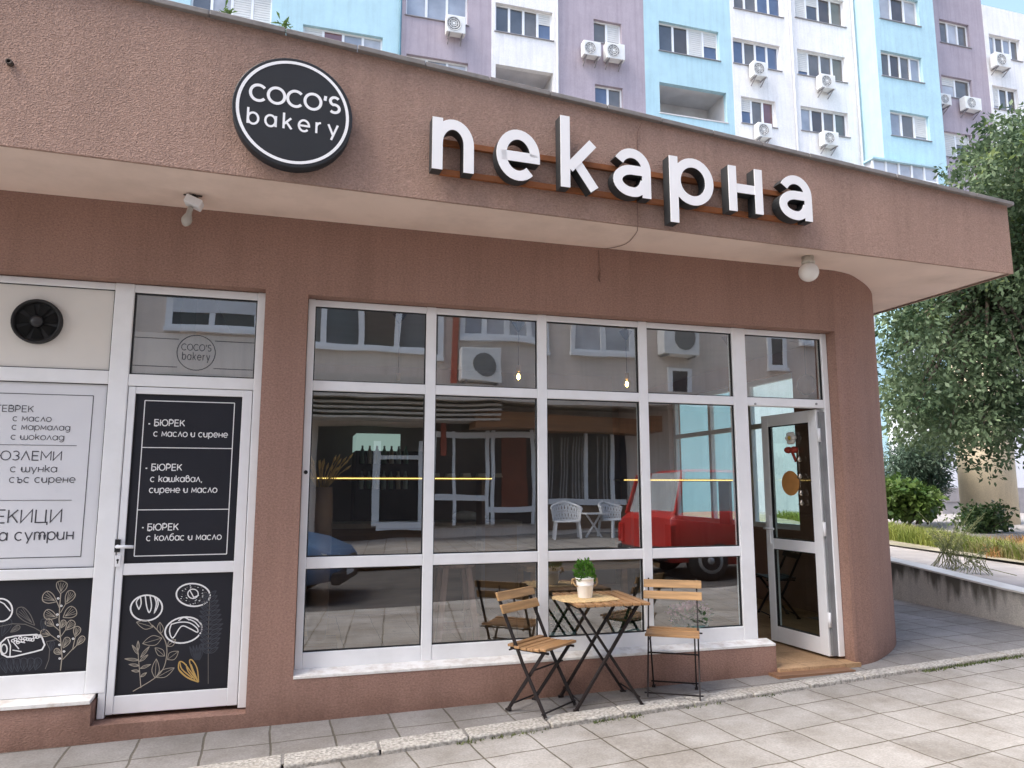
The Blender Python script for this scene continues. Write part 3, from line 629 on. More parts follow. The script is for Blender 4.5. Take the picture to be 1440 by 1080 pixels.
# picture window lower left: line drawing of plants and rolls
mb = MB(); mb.box((LW0+.06, MY, iz0), (vl, MY+.02, iz1))
Z5 = lambda pts: [(p[0]/6.747, 800+p[1]/6.75) if p != 'closed' else p for p in pts]
def A5(pts, hw, mi): art(mb, Z5(pts), hw, MY, mi)
def ell(cx, cy, rx, ry, rot=0, n=20, a0=0, a1=360):
    o = []
    for i in range(n+1):
        t = R(a0+(a1-a0)*i/n); x, y = rx*math.cos(t), ry*math.sin(t); o.append((cx+x*math.cos(R(rot))-y*math.sin(R(rot)), cy+x*math.sin(R(rot))+y*math.cos(R(rot))))
    return o[:-1]+['closed'] if abs(a1-a0) == 360 else o
A5([(575, 965), (590, 830), (575, 660), (562, 480), (568, 350), (578, 230)], .0028, 4)
def fanleaf(bx, by, tx, ty, w, mi=4):
    d = np.array([tx-bx, ty-by], float); L_ = np.hypot(*d); d /= L_; s = np.array([-d[1], d[0]]); b = np.array([bx, by], float)
    out = [b, b+d*L_*.45+s*w*.75, b+d*L_*.85+s*w*.85, b+d*L_*1.02+s*w*.3, b+d*L_*1.02-s*w*.3, b+d*L_*.85-s*w*.85, b+d*L_*.45-s*w*.75]
    A5([tuple(p) for p in catmull(out+[out[0]], 4)], .0022, mi)
    for k in (-.5, -.17, .17, .5): A5([tuple(b+d*L_*.15), tuple(b+d*L_*.9+s*w*k*1.3)], .0012, mi)
for q in ((575,235,592,120,58),(540,310,415,250,62),(622,335,690,215,48),(545,460,425,420,52),(600,460,715,385,58),(512,540,440,490,38),(622,580,700,500,40),(580,560,612,490,28),(480,625,392,600,38),(715,645,740,550,38),(728,725,795,645,30),(600,750,650,655,35),(585,805,520,770,30)): fanleaf(*q)
for q in ([(540,310),(565,370)],[(622,335),(575,415)],[(512,540),(570,590)],[(622,580),(580,640)],[(480,625),(580,695)],[(715,645),(690,760),(595,860)],[(728,725),(690,765)]): A5(q, .0022, 4)
for cx, cy in ((553,280),(582,350),(546,432),(546,530),(556,640),(566,720),(608,783),(568,850),(695,662)): A5(ell(cx, cy, 9, 7, 0, 8), .0022, 1)
A5([(0,545),(120,520),(240,525),(330,560),(390,595)], .0022, 3); A5([(430,950),(465,860),(472,760),(440,690)], .0018, 3); A5([(440,690),(540,670)], .0018, 3)
for q in ((330,535,175,380,55),(100,600,185,545,25)): fanleaf(*q, 3)
for q in ((20,640,90,480,45),(480,780,500,690,26),(420,610,412,480,30)): fanleaf(*q, 5)
A5(ell(10, 390, 108, 108, 0, 30), .0042, 1); A5([(-20,300),(40,330),(100,400)], .003, 1)
A5([(10,700),(60,655),(150,635),(350,622),(400,650),(425,720),(400,765),(330,785),(130,832),(70,835),(20,810),(0,760),'closed'], .0042, 1)
A5(ell(40, 760, 28, 45, 0, 14), .0035, 1); A5([(75,665),(100,730),(95,830)], .003, 1)
for k in range(12): A5(ell(125+k*23, 690-k*3+random.uniform(-25, 20), 16, 13, 0, 8), .0026, 1)
for q in ([(130,700),(180,760)],[(120,770),(205,785)],[(160,690),(240,700)]): A5(q, .0028, 1)
for k in range(6): fanleaf(60+k*55, 990-k*6, 20+k*70, 850, 40, 5)
ob('picture_board', mb, [black, inkw, inkg, inkf, inkb, inkff], sfr)
# transom over the side door: glass with a grey film and a round mark
p = MB(); p.face([(vr, .03, trz0), (dr, .03, trz0), (dr, .03, trz1), (vr, .03, trz1)]); ob('pane', p, pg, sfr)
mb = MB(); f1 = fx(270, 469)[2]; mb.box((vr+.007, .031, trz0+.006), (dr-.007, .034, f1))
FYm = .0285
cc = onY(276, 496, FYm); rr = .5*(onY(303, 496, FYm)[0]-onY(249, 496, FYm)[0])
put_stroke(mb, [(cc[0]+rr*math.cos(R(a)), cc[2]+rr*math.sin(R(a))) for a in range(0, 360, 10)]+['closed'], .0022, lambda a, b, l: (a, FYm-.0012-l, b), 1)
text(mb, "COCO'S", cc[0]-rr*.78, cc[0]+rr*.78, cc[2]+rr*.12, rr*.26, .002, lambda x: FYm, 1); text(mb, 'bakery', cc[0]-rr*.72, cc[0]+rr*.72, cc[2]-rr*.42, rr*.30, .002, lambda x: FYm, 1, .45)
for zz in (onY(270, 478, FYm)[2], onY(270, 517, FYm)[2]):
    put_stroke(mb, [(vr+.01, zz), (cc[0]-rr*.95, zz)], .0018, lambda a, b, l: (a, FYm-.0012-l, b), 1); put_stroke(mb, [(cc[0]+rr*.95, zz), (dr-.01, zz)], .0018, lambda a, b, l: (a, FYm-.0012-l, b), 1)
ob('frosted_film', mb, [M('grey_film', (.19, .20, .215), .45, .03), inkd], sfr)
# side door leaf
mb = MB(); L0, L1 = fx(168, 750)[0], fx(346, 750)[0]; sl0, sl1 = vr+.004, dr-.004; Z0, Z1 = .165, dz1-.004
pz = [(fx(240, 974)[2], fx(250, 807)[2]), (fx(250, 791)[2], fx(265, 555.5)[2])]
px0, px1 = fx(182, 670)[0], fx(335, 670)[0]
mb.box((sl0, .006, Z0), (px0, .065, Z1)); mb.box((px1, .006, Z0), (sl1, .065, Z1))
for a, b in ((Z0, pz[0][0]), (pz[0][1], pz[1][0]), (pz[1][1], Z1)): mb.box((px0, .009, a), (px1, .065, b))
sdoor = ob('side_door', mb, white2, B, bevel=.004)
mb = MB(); PY = .024
mb.box((px0, PY, pz[1][0]), (px1, PY+.02, pz[1][1]))
for s, u0, u1, vb, xh, hw in (('БЮРЕК', 217, 259.5, 599, .028, .0030), ('с масло и сирене', 216, 320, 614.3, .028, .0027), ('БЮРЕК', 213, 255.5, 661.5, .028, .0030), ('с кашкавал,', 211.5, 284.5, 677.5, .028, .0027), ('сирене и масло', 210, 305, 692.7, .028, .0027), ('БЮРЕК', 207.5, 250.5, 745.5, .028, .0030), ('с колбас и масло', 206, 311, 759.5, .028, .0027)):
    tl(mb, s, u0, u1, vb, xh, hw, 1, PY)
for u, v in ((210, 596), (206, 658.5), (201, 742)): art(mb, [(u-1.2, v), (u+1.2, v)], .004, PY, 1)
bl, brt = onY(196.5, 670, PY)[0], onY(324.5, 670, PY)[0]; bt, bb = onY(265, 565, PY)[2], onY(255, 780.5, PY)[2]
for q in ([(bl, bt), (brt, bt)], [(brt, bt), (brt, bb)], [(brt, bb), (bl, bb)], [(bl, bb), (bl, bt)]): put_stroke(mb, q, .0028, lambda a, b, l: (a, PY-.0012-l, b), 1)
for v in (630, 716.5): zz = onY(262, v, PY)[2]; put_stroke(mb, [(bl, zz), (brt, zz)], .0026, lambda a, b, l: (a, PY-.0012-l, b), 1)
ob('menu_board', mb, [black, inkw], sdoor)
mb = MB(); mb.box((px0, PY, pz[0][0]), (px1, PY+.02, pz[0][1])); MYs = MY; MY2 = PY
Z4 = lambda pts: [(150+p[0]/5.145, 800+p[1]/5.143) if not isinstance(p, str) else p for p in pts]
def A4(pts, hw, mi): art(mb, Z4(pts), hw, PY, mi)
A4(ell(288, 282, 115, 92, -6, 30), .0046, 1)
for q in ([(250,195),(215,240),(235,295)],[(245,200),(250,250),(235,290)],[(280,195),(290,270),(308,315),(325,270),(315,195)],[(345,200),(360,250),(345,318),(372,260),(365,210)]): A4(catmull(q, 4), .0034, 1)
A4(ell(626, 188, 122, 82, 4, 30), .0046, 1); A4(ell(625, 180, 38, 34, 0, 16), .003, 1); A4([(600,150),(630,205),(668,190)], .003, 1)
for k in range(46):
    t = random.uniform(0, 6.28); q = random.uniform(.48, .88); A4([(626+118*q*math.cos(t), 188+78*q*math.sin(t)), (626+118*q*math.cos(t)+9, 188+78*q*math.sin(t)+random.uniform(-5, 5))], .0018, 3 if k % 2 else 1)
A4(ell(556, 442, 135, 92, -12, 30), .0046, 1)
for q in ([(470,395),(455,450),(480,500),(540,415),(600,430),(655,458),(655,430),(600,390),(530,385),(470,400)],[(520,375),(560,350),(600,370)],[(600,365),(640,385),(670,420)]): A4(catmull(q, 4), .0034, 1)
def leaf(bx, by, tx, ty, w, mi=4, hw=.0018):
    d = np.array([tx-bx, ty-by], float); L_ = np.hypot(*d); d /= L_; s = np.array([-d[1], d[0]]); b = np.array([bx, by], float)
    for sg in (1, -1): A4([tuple(p) for p in catmull([b, b+d*L_*.35+s*w*sg, b+d*L_*.7+s*w*.75*sg, b+d*L_], 4)], hw, mi)
    A4([(bx, by), (tx, ty)], hw*.7, mi)
A4(catmull([(190,885),(340,795),(410,720),(435,620),(430,540),(400,480),(330,405)], 5), .0024, 4)
for q in ((335,420,215,385,30),(390,470,385,385,22),(400,500,260,540,34),(420,630,350,570,24),(440,655,520,595,28),(350,790,360,650,26),(360,785,490,715,26),(440,560,500,510,20)): leaf(*q)
A4(catmull([(248,860),(240,760),(230,640),(225,570)], 4), .0022, 4)
for q in ((240,740,180,735,8),(238,700,160,690,9),(236,660,130,650,9),(232,620,185,550,9),(228,590,228,520,9),(238,670,300,620,9),(245,640,310,560,9),(242,720,320,690,9),(246,780,290,750,8)): leaf(*q)
A4([(735,830),(735,500),(745,200)], .0018, 3)
for k in range(13):
    y = 610-k*34; w = 105-abs(k-5)*7
    leaf(738, y, 738+w, y-45, 13, 5, .0028); leaf(738, y, 738-w*.75, y-35, 11, 5, .0028)
for k in range(5): leaf(640+k*8, 660, 600+k*25, 560-k*5, 9, 5, .0024)
for q in ([(665,818),(655,720),(620,660),(600,665),(615,720),(640,780),(665,818)],[(665,818),(590,790),(530,740),(520,700),(530,670),(560,680),(600,730),(640,785)],[(530,675),(545,725),(620,790)],[(575,690),(590,740),(640,800)],[(610,690),(630,740),(655,800)],[(525,730),(580,780),(660,815)]): A4(catmull(q, 4), .0032, 2)
ob('picture_board', mb, [black, inkw, inkg, inkf, inkb, inkff], sdoor)
g = MB(); gasket(g, px0, px1, pz[0][0], pz[0][1], .014, .005); gasket(g, px0, px1, pz[1][0], pz[1][1], .014, .005); ob('gasket', g, gask, sdoor)
g = MB(); hp = fx(166, 768); g.box((hp[0]-.018, -.004, hp[2]-.035), (hp[0]+.012, .006, hp[2]+.04), 1); he = fx(190, 768)
g.tube([(hp[0], 0, hp[2]), (hp[0], -.045, hp[2])], .009); g.tube([(hp[0], -.045, hp[2]), (he[0], -.045, hp[2]-.003)], .010)
kp = fx(165.5, 789); g.box((kp[0]-.014, -.003, kp[2]-.033), (kp[0]+.014, .006, kp[2]+.033)); g.lathe([(.007, -.0045), (.007, -.002)], (kp[0], 0, kp[2]+.006), 12, 1, 'Y'); g.box((kp[0]-.003, -.0044, kp[2]-.015), (kp[0]+.003, -.002, kp[2]+.006), 1)
ob('handle', g, [white2, gask], sdoor)
# small bolt on the window frame
g = MB(); bp = fx(430, 664); g.lathe([(.013, -.004), (.013, .0)], (bp[0]-.0, 0, bp[2]), 12, 0, 'Y'); ob('bolt', g, gask, swin)
for u in (1062, 1148): g = MB(); q = fx(u, 568); g.lathe([(.009, -.004), (.009, .004)], (q[0], 0, q[2]), 10, 0, 'Y'); ob('bolt', g, grey_m, swin)
# ------------------------------------------------------------------ round sign
T = .075
fpl = lambda x, t: FK*x+FC-t
def onF(u, v, t=0.): return onL(u, v, FK, FC-t)
pc = onF(413, 158, T); ra = .5*np.linalg.norm(onF(497.5, 158, T)-onF(329.5, 158, T)); nF = np.array([FK, -1, 0])/math.hypot(FK, 1); tF = np.array([1, FK, 0])/math.hypot(FK, 1)
S1 = thing('round_sign', pc-nF*(T+.0), 'round black shop sign with a white ring and two lines of white lettering', 'sign')
mb = MB()
def disc(mb, r, t0, t1, bev, mi=0, n=64):
    prof = [(r, t0), (r, t1-bev), (r-bev, t1)]; rings = []
    for rr_, t in prof: rings.append([mb.vert(pc-nF*T+nF*t+tF*rr_*math.cos(2*math.pi*k/n)+np.array([0, 0, rr_*math.sin(2*math.pi*k/n)])) for k in range(n)])
    for i in range(2):
        for k in range(n): mb.f.append([rings[i][k], rings[i][(k+1)%n], rings[i+1][(k+1)%n], rings[i+1][k]]); mb.m.append(mi); mb.s.append(True)
    mb.f.append(rings[2]); mb.m.append(mi); mb.s.append(False)
disc(mb, ra, 0, T, .004); ob('disc', mb, signblk, S1)
def fS(a, b, l): return pc+nF*(.0012+l)+tF*a+np.array([0, 0, b])
mb = MB(); rg = ra*.912
put_stroke(mb, [(rg*math.cos(R(a)), rg*math.sin(R(a))) for a in range(0, 360, 5)]+['closed'], ra*.026, fS); ob('ring', mb, lwhite, S1)
def texts(mb, s, a0, a1, b, xh, hw, gap):
    tot = sum(glyph(c)[0] for c in s)+gap*(len(s)-1); sx = (a1-a0)/tot; X = 0
    for c in s:
        adv, st = glyph(c)
        mb = MB()
        for p in st: put_stroke(mb, [(t if t == 'closed' else (a0+(X+t[0])*sx, b+t[1]*xh)) for t in p], hw, fS)
        ob('letter', mb, lwhite, S1); X += adv+gap
mb = MB(); texts(mb, "COCO'S", -ra*.72, ra*.78, ra*.11, ra*.205, ra*.025, .2); texts(mb, 'bakery', -ra*.745, ra*.75, -ra*.32, ra*.20, ra*.019, .62)

# ------------------------------------------------------------------ big letter sign
T2 = .115
S2 = thing('letter_sign', onF(870, 260), 'large white shop lettering with black sides mounted on two rusty rails', 'sign')
def q2(u, v, t=T2): return onF(u, v, t)
def cor(lv, dx): return lv
# baseline / x-height from the first and last letters
zb0, zb1 = q2(620, 240)[2], q2(1112, 306)[2]; zt0, zt1 = q2(636, 166)[2], q2(1112, 248)[2]
ZB = (zb0+zb1)/2; XH = ((zt0-zb0)+(zt1-zb1))/2
def seg_letter(ch, w):      # strokes in units of x-height, outer width w
    s = .1; c = w/2
    if ch == 'п': return [[(s, 0), (s, 1)], [(s, .50)]+arc(c, .52, c-s, .38, 180, 0, 18)+[(w-s, 0)]]
    if ch == 'е': return [[(.1, .47), (w-.1, .47)]+arc(c, .5, c-s, .41, 0, 312, 30)]
    if ch == 'к': return [[(s, 0), (s, 1.46)], [(w-.15, .97), (s+.08, .40)], [(s+.22, .57), (w-.12, .02)]]
    if ch == 'р': return [[(s, 1), (s, -.42)], [(t[0], t[1]) if t != 'closed' else t for t in ring(c+.03, .5, c-s-.03, .41, 32)]]
    if ch == 'н': return [[(s, 0), (s, 1)], [(w-s, 0), (w-s, 1)], [(s+.05, .52), (w-s-.05, .52)]]
    if ch == 'а': return [arc(c-.02, .56, c-s+.02, .35, 150, 0, 16)+[(w-s, 0)], [(w-s, .555), (c, .555)]+arc(c-.02, .325, c-.08, .232, 90, 270, 16)+arc(c+.0, .42, c-.13, .327, 270, 345, 8)]
for ch, u0, u1 in (('п', 606.5, 665.5), ('е', 697, 758), ('к', 787, 842), ('а', 863, 913), ('р', 939, 1000), ('н', 1021, 1068), ('а', 1093, 1136)):
    um = (u0+u1)/2; a = q2(u0, 200)[0]; b = q2(u1, 200)[0]; w = (b-a)/math.cos(math.atan(FK)); wu = w/XH
    sd_, fc_ = MB(), MB()
    o = np.array([a, fpl(a, 0), ZB])
    sx = .92 if ch in 'к' else 1
    for st in seg_letter(ch, wu):
        cl = st[-1] == 'closed'; Lf, Rt, _ = stroke_poly(st, .098); n = len(Lf); lf = LAY.next()*1.6
        P = lambda p, t: o+tF*p[0]*XH+np.array([0, 0, p[1]*XH])+nF*t
        A0 = [sd_.vert(P(p, .03)) for p in Lf]; B0 = [sd_.vert(P(p, .03)) for p in Rt]; A1 = [sd_.vert(P(p, T2-.004+lf)) for p in Lf]; B1 = [sd_.vert(P(p, T2-.004+lf)) for p in Rt]
        FA = [fc_.vert(P(p, T2+lf)) for p in Lf]; FB = [fc_.vert(P(p, T2+lf)) for p in Rt]; GA_ = [fc_.vert(P(p, T2-.004+lf)) for p in Lf]; GB_ = [fc_.vert(P(p, T2-.004+lf)) for p in Rt]
        for i in range(n if cl else n-1):
            j = (i+1) % n
            sd_.f += [[A0[i], A0[j], A1[j], A1[i]], [B0[j], B0[i], B1[i], B1[j]], [A0[j], A0[i], B0[i], B0[j]]]; sd_.m += [0]*3; sd_.s += [False]*3
            fc_.f += [[FB[i], FB[j], FA[j], FA[i]], [GA_[i], GA_[j], FA[j], FA[i]], [GB_[j], GB_[i], FB[i], FB[j]]]; fc_.m += [0]*3; fc_.s += [False]*3
        if not cl:
            for i in (0, n-1):
                sd_.f.append([A0[i], A1[i], B1[i], B0[i]]); sd_.m.append(0); sd_.s.append(False); fc_.f.append([GA_[i], FA[i], FB[i], GB_[i]]); fc_.m.append(0); fc_.s.append(False)
    L = ob('letter', sd_, signside, S2); ob('letter_face', fc_, lwhite, L)
for zz in (ZB+XH*.66, ZB+XH*.08):
    mb = MB(); a, b = q2(618, 200, .02)[0], q2(1128, 260, .02)[0]; mb.hexa([(a, fpl(a, .004), zz-.018), (a, fpl(a, .03), zz-.018), (b, fpl(b, .03), zz-.018), (b, fpl(b, .004), zz-.018)], [(a, fpl(a, .004), zz+.018), (a, fpl(a, .03), zz+.018), (b, fpl(b, .03), zz+.018), (b, fpl(b, .004), zz+.018)])
    ob('rail', mb, rust, S2)

# ------------------------------------------------------------------ lamps, vent fan, cable, pipe stub
p = onZ(271, 274, SZ); lm = thing('bare_bulb_lamp', p, 'broken bare bulb hanging askew in a white socket box under the canopy', 'lamp')
sc_ = .0047
ax = np.array([.30, 0, -1]); ax /= np.linalg.norm(ax); rx = np.array([1, 0, .36]); rx /= np.linalg.norm(rx)
mb = MB(); c0 = p+np.array([.01, 0, -.05]); mb.bar(c0-np.array([.001, .0, -.0])*1+np.array([-.045, 0, .018]), c0+np.array([.045, 0, -.018]), .09, .052, (0, 0, 1)); ob('socket_box', mb, white, lm, bevel=.006)
mb = MB(); bt_ = c0+np.array([-.016, 0, -.03]); dd = np.array([-.22, 0, -1]); dd /= np.linalg.norm(dd)
mb.tube([bt_+dd*t for t in (0, .03, .045, .06, .08, .10, .118, .126)], [.016, .016, .017, .024, .031, .029, .018, .004], 14); ob('bulb', mb, M('frosted_bulb', (.42, .40, .36), .3, .03), lm)
mb = MB()
for k in range(5): mb.tube([p+np.array([random.uniform(-.05, .04), random.uniform(-.02, .02), 0]), p+np.array([random.uniform(-.04, .05), random.uniform(-.03, .02), -.012]), c0+np.array([random.uniform(-.03, .03), random.uniform(-.02, .02), .026])], .004, 5)
mb.tube([p+np.array([-.05, 0, -.004]), p+np.array([0, -.01, -.01]), p+np.array([.055, .0, -.004])], .006, 5); ob('wire', mb, M('dark_wire', (.06, .05, .04), .7, .4, 40), lm)
p = onZ(1136, 361, SZ); lm = thing('globe_lamp', p, 'white glass globe lamp on a short round base under the canopy', 'lamp')
rg_ = 14*5.55/CF
mb = MB(); mb.lathe([(.046, 0), (.046, -.035), (.05, -.04), (.05, -.055), (.04, -.06)], p, 20); ob('lamp_base', mb, M('lamp_base', (.55, .53, .46), .5, .1, dirt=(.2, .19, .16), var2=.6, scale2=20), lm)
mb = MB(); mb.sphere(p+np.array([0, 0, -.055-rg_*.9]), rg_); ob('globe', mb, M('opal_globe', (.80, .78, .74), .25, .02), lm)
fc = fx(52, 452); rf = .5*(fx(88, 452)[0]-fx(15.5, 452)[0])
vf = thing('vent_fan', (fc[0], 0, fc[2]), 'round black ventilation fan set into the cream panel above the pale menu', 'fan')
mb = MB(); c = (fc[0], 0, fc[2])
mb.lathe([(rf, .022), (rf, -.012), (rf*.95, -.022), (rf*.88, -.015), (rf*.84, .01)], c, 40, 0, 'Y', cap=False); mb.lathe([(rf*.86, .012), (.001, .015)], c, 40, 0, 'Y', cap=False); ob('housing', mb, gask, vf)
mb = MB(); mb.lathe([(rf*.26, .0), (rf*.26, -.012), (rf*.16, -.02), (.002, -.022)], c, 24, 0, 'Y'); ob('hub', mb, M('fan_hub', (.03, .03, .032), .35, .1), vf)
mb = MB()
for k in range(7):
    a = R(k*51.4); a2 = a+R(36); r0, r1 = rf*.24, rf*.82
    mb.face([(c[0]+r0*math.cos(a), -.004, c[2]+r0*math.sin(a)), (c[0]+r1*math.cos(a), -.006, c[2]+r1*math.sin(a)), (c[0]+r1*math.cos(a2), .008, c[2]+r1*math.sin(a2)), (c[0]+r0*math.cos(a2), .006, c[2]+r0*math.sin(a2))])
ob('blade', mb, M('fan_blade', (.011, .011, .011), .6, .1, spec=.1), vf)
p = onF(15, 90); mb = MB(); mb.lathe([(.016, 0), (.016, -.03), (.010, -.03), (.010, -.002)], p, 12, 0, 'Y'); tag(ob('pipe_stub', mb, M('stub', (.08, .06, .05), .7, .2)), 'short dark pipe stub sticking out of the brown fascia', 'pipe')
# thin cable running down the fascia, across the soffit and down the wall
def fF(u, v, t=.006): return onF(u, v, t)
pts = [fF(903, 172, .05), fF(896, 190), fF(897, 240), fF(896, 280), fF(897, 318), onZ(893, 330, SZ-.005), onZ(880, 343, SZ-.005), onZ(858, 349, SZ-.005), onZ(843, 350, SZ-.006), onY(842, 356, WY-.005), onY(844, 380, WY-.006), onY(843, 396, WY-.008)]
mb = MB(); mb.tube(catmull(pts, 3), .0022, 6); mb.tube([onY(844, 380, WY-.006), onY(841, 391, WY-.02), onY(844, 396, WY-.01)], .004, 5)
tag(ob('cable', mb, M('brown_cable', (.20, .12, .09), .8, .2)), 'thin brown cable running over the fascia and soffit to a loose end on the wall', 'cable')

# ------------------------------------------------------------------ bistro furniture
K = .94
def make_chair(loc, rz, label, w1, w2):
    t = thing('folding_chair', loc, label, 'chair', 'folding bistro chairs', rz)
    # local: faces +y ; x = width ; sizes in metres
    hw = .19*K/.94
    def P(x, y, z): return (x, y, z)
    # front foot +y, rear foot -y ; back posts run from top-back to front foot
    for s in (-1, 1):
        mb = MB(); x = s*(hw-.022)
        mb.bar(P(x, -.235, .73), P(x, -.02, .30), .020, .010, (1, 0, 0)); mb.bar(P(x, -.021, .302), P(x, .15, .012), .020, .010, (1, 0, 0)); ob('back_leg', mb, metal_b, t, local=True)
        mb = MB(); x = s*(hw-.045)
        mb.bar(P(x, .125, .388), P(x, -.150, .012), .020, .010, (1, 0, 0)); mb.box((x-.012, -.168, 0), (x+.012, -.135, .014)); ob('front_leg', mb, metal_b, t, local=True)
    for pa, pb in ((P(-hw, .137, .035), P(hw, .137, .035)), (P(-hw+.03, -.128, .045), P(hw-.03, -.128, .045)), (P(-hw+.02, .055, .275), P(hw-.02, .055, .275)), (P(-hw-.008, -.105, .385), P(hw+.008, -.105, .385))): mb = MB(); mb.tube([pa, pb], .0055, 6); ob('stretcher', mb, metal_b, t, local=True)
    mb = MB(); mb.bar(P(0, -.225, .70), P(0, -.20, .60), .016, .004, (1, 0, 0)); ob('slat_strap', mb, metal_b, t, local=True)
    for z, y in ((.70, -.196), (.625, -.159)):
        mb = MB(); h = .052; tilt = .5
        lo = [(-hw-.012, y-.002, z-h/2), (hw+.012, y-.002, z-h/2), (hw+.012, y+.014, z-h/2), (-hw-.012, y+.014, z-h/2)]
        hi = [(p_[0], p_[1]-.022, p_[2]+h) for p_ in lo]; mb.hexa(lo, hi); ob('back_slat', mb, w1, t, local=True, bevel=.003)
    se = MB(); n = 6; d = .30
    for i in range(n):
        y0 = -.135+d*i/n; y1 = y0+d/n-.006; dz = .016*((i+.5)/n-.5)**2*4
        se.box((-hw+.012, y0, .388+dz), (hw-.012, y1, .404+dz))
    ob('seat', se, w2, t, local=True, bevel=.003)
    for s in (-1, 1): sf = MB(); sf.bar((s*(hw-.045), -.135, .384), (s*(hw-.045), .16, .384), .008, .014); ob('seat_rail', sf, metal_b, t, local=True)
    return t
c1 = np.array([1.475, -.335]); ch1 = make_chair((c1[0], c1[1], gz(c1[0])+.002), R(-143), 'folding bistro chair left of the small table, its seat turned towards the table', woodX, woodsx)
ch2 = copy_tree(ch1); ch2['label'] = 'folding bistro chair right of the small table with pink flowers behind it'
c2 = np.array([2.43, -.315]); ch2.location = (c2[0], c2[1], gz(c2[0])+.002); ch2.rotation_euler.z = R(150)
# table
tc = np.array([1.90, -.30]); TZ = .665
tb = thing('folding_table', (tc[0], tc[1], gz(tc[0])), 'small square folding table with wooden slats and crossed black legs', 'table', None, R(-3))
mb = MB(); n = 8; Wt, Dt = .50, .56
for i in range(n):
    x0 = -Wt/2+Wt*i/n; mb.box((x0+.005, -Dt/2, TZ-.018), (x0+Wt/n-.005, Dt/2, TZ))
ob('tabletop', mb, woodY, tb, local=True, bevel=.003)
for y in (-.17, .17): mb = MB(); mb.box((-Wt/2+.02, y-.012, TZ-.034), (Wt/2-.02, y+.012, TZ-.0185)); ob('table_rail', mb, metal_b, tb, local=True)
for y in (-.165, .165):
    for s in (-1, 1):
        mb = MB(); mb.bar((-s*.20, y+s*.008, TZ-.03), (s*.225, y+s*.008, .01), .014, .026, (0, 1, 0)); mb.box((s*.225-.02, y+s*.008-.012, 0), (s*.225+.015, y+s*.008+.012, .013)); ob('leg', mb, metal_b, tb, local=True)
for s in (-1, 1):
    for xx, zz in ((s*.205, .06), (s*.17, TZ-.06)): mb = MB(); mb.tube([(xx, -.165, zz), (xx, .165, zz)], .005, 6); ob('stretcher', mb, metal_b, tb, local=True)
# woven mat with an uneven edge
tz = gz(tc[0])+TZ; pm = onZ(822, 841, tz+.004); mb = MB(); N = 40
rr2 = lambda a: .205*(1+.035*math.sin(9*a)+.03*math.sin(17*a+1))/max(abs(math.cos(a-.12)), abs(math.sin(a-.12)))**.55
pl = [(pm[0]+rr2(2*math.pi*k/N)*math.cos(2*math.pi*k/N), pm[1]+.8*rr2(2*math.pi*k/N)*math.sin(2*math.pi*k/N), tz+.001) for k in range(N)]
mb.hexa(pl, [(a, b, c+.004) for a, b, c in pl]); tag(ob('woven_mat', mb, M('straw', (.62, .44, .22), .9, .25, 60, .8, 120)), 'pale straw mat with a ragged edge lying on the small table under the pot', 'mat')
# pot plant
pp = np.array([pm[0]+.012, pm[1]+.02, tz+.006])
po = thing('potted_plant', pp, 'small green bushy plant in a white bucket pot with rope handles on the table', 'potted plant')
ph = .128; r0, r1 = .045, .062
mb = MB(); mb.lathe([(r0, 0), (r0+.002, .004), (r0+(r1-r0)*.62, ph*.62), (r0+(r1-r0)*.62+.0025, ph*.64), (r0+(r1-r0)*.66, ph*.66), (r1, ph-.008), (r1+.004, ph-.006), (r1+.004, ph), (r1-.004, ph), (r1-.006, ph-.02), (.001, ph-.02)], pp, 32, cap=False); ob('pot', mb, M('pot_white', (.90, .89, .87), .3, .02), po)
for s in (-1, 1):
    mb = MB(); c = pp+np.array([s*(r1+.002), 0, ph-.012]); mb.tube([c+np.array([s*.012*math.sin(t)*1.6, .018*math.cos(t), -.02+.022*math.cos(t*.9)]) for t in np.linspace(-.6, 3.4, 12)], .0045, 6); mb.tube([c+np.array([s*.001, .0, .006]), c+np.array([s*.024, .004, .004]), c+np.array([s*.028, .004, -.03])], .005, 6); ob('rope_handle', mb, M('rope', (.50, .34, .18), .95, .3, 90, .5, 150), po)
mb = MB(); lfs = leafmat('succulent', (.035, .11, .012), (.14, .32, .045), .2)
for k in range(420):
    t = random.random()**.6; a = random.uniform(0, 6.283); zz = random.uniform(0, 1); rad = .066*math.sqrt(max(0, 1-(zz*1.05-.35)**2/.75))*t**.5
    c = pp+np.array([rad*math.cos(a), rad*math.sin(a), ph-.02+.135*zz*(1-.25*t)+.018*math.sin(3*a)]); d = np.array([math.cos(a)*.8*t, math.sin(a)*.8*t, .75+random.uniform(-.2, .4)]); d /= np.linalg.norm(d)
    s = np.cross(d, [random.uniform(-1, 1), random.uniform(-1, 1), .3]); s /= np.linalg.norm(s)+1e-6; l, w = random.uniform(.016, .028), random.uniform(.007, .011); nn_ = np.cross(d, s)*.003
    mb.face([c, c+d*l*.5+s*w+nn_, c+d*l, c+d*l*.5-s*w+nn_], 0, True)
ob('foliage', mb, lfs, po)

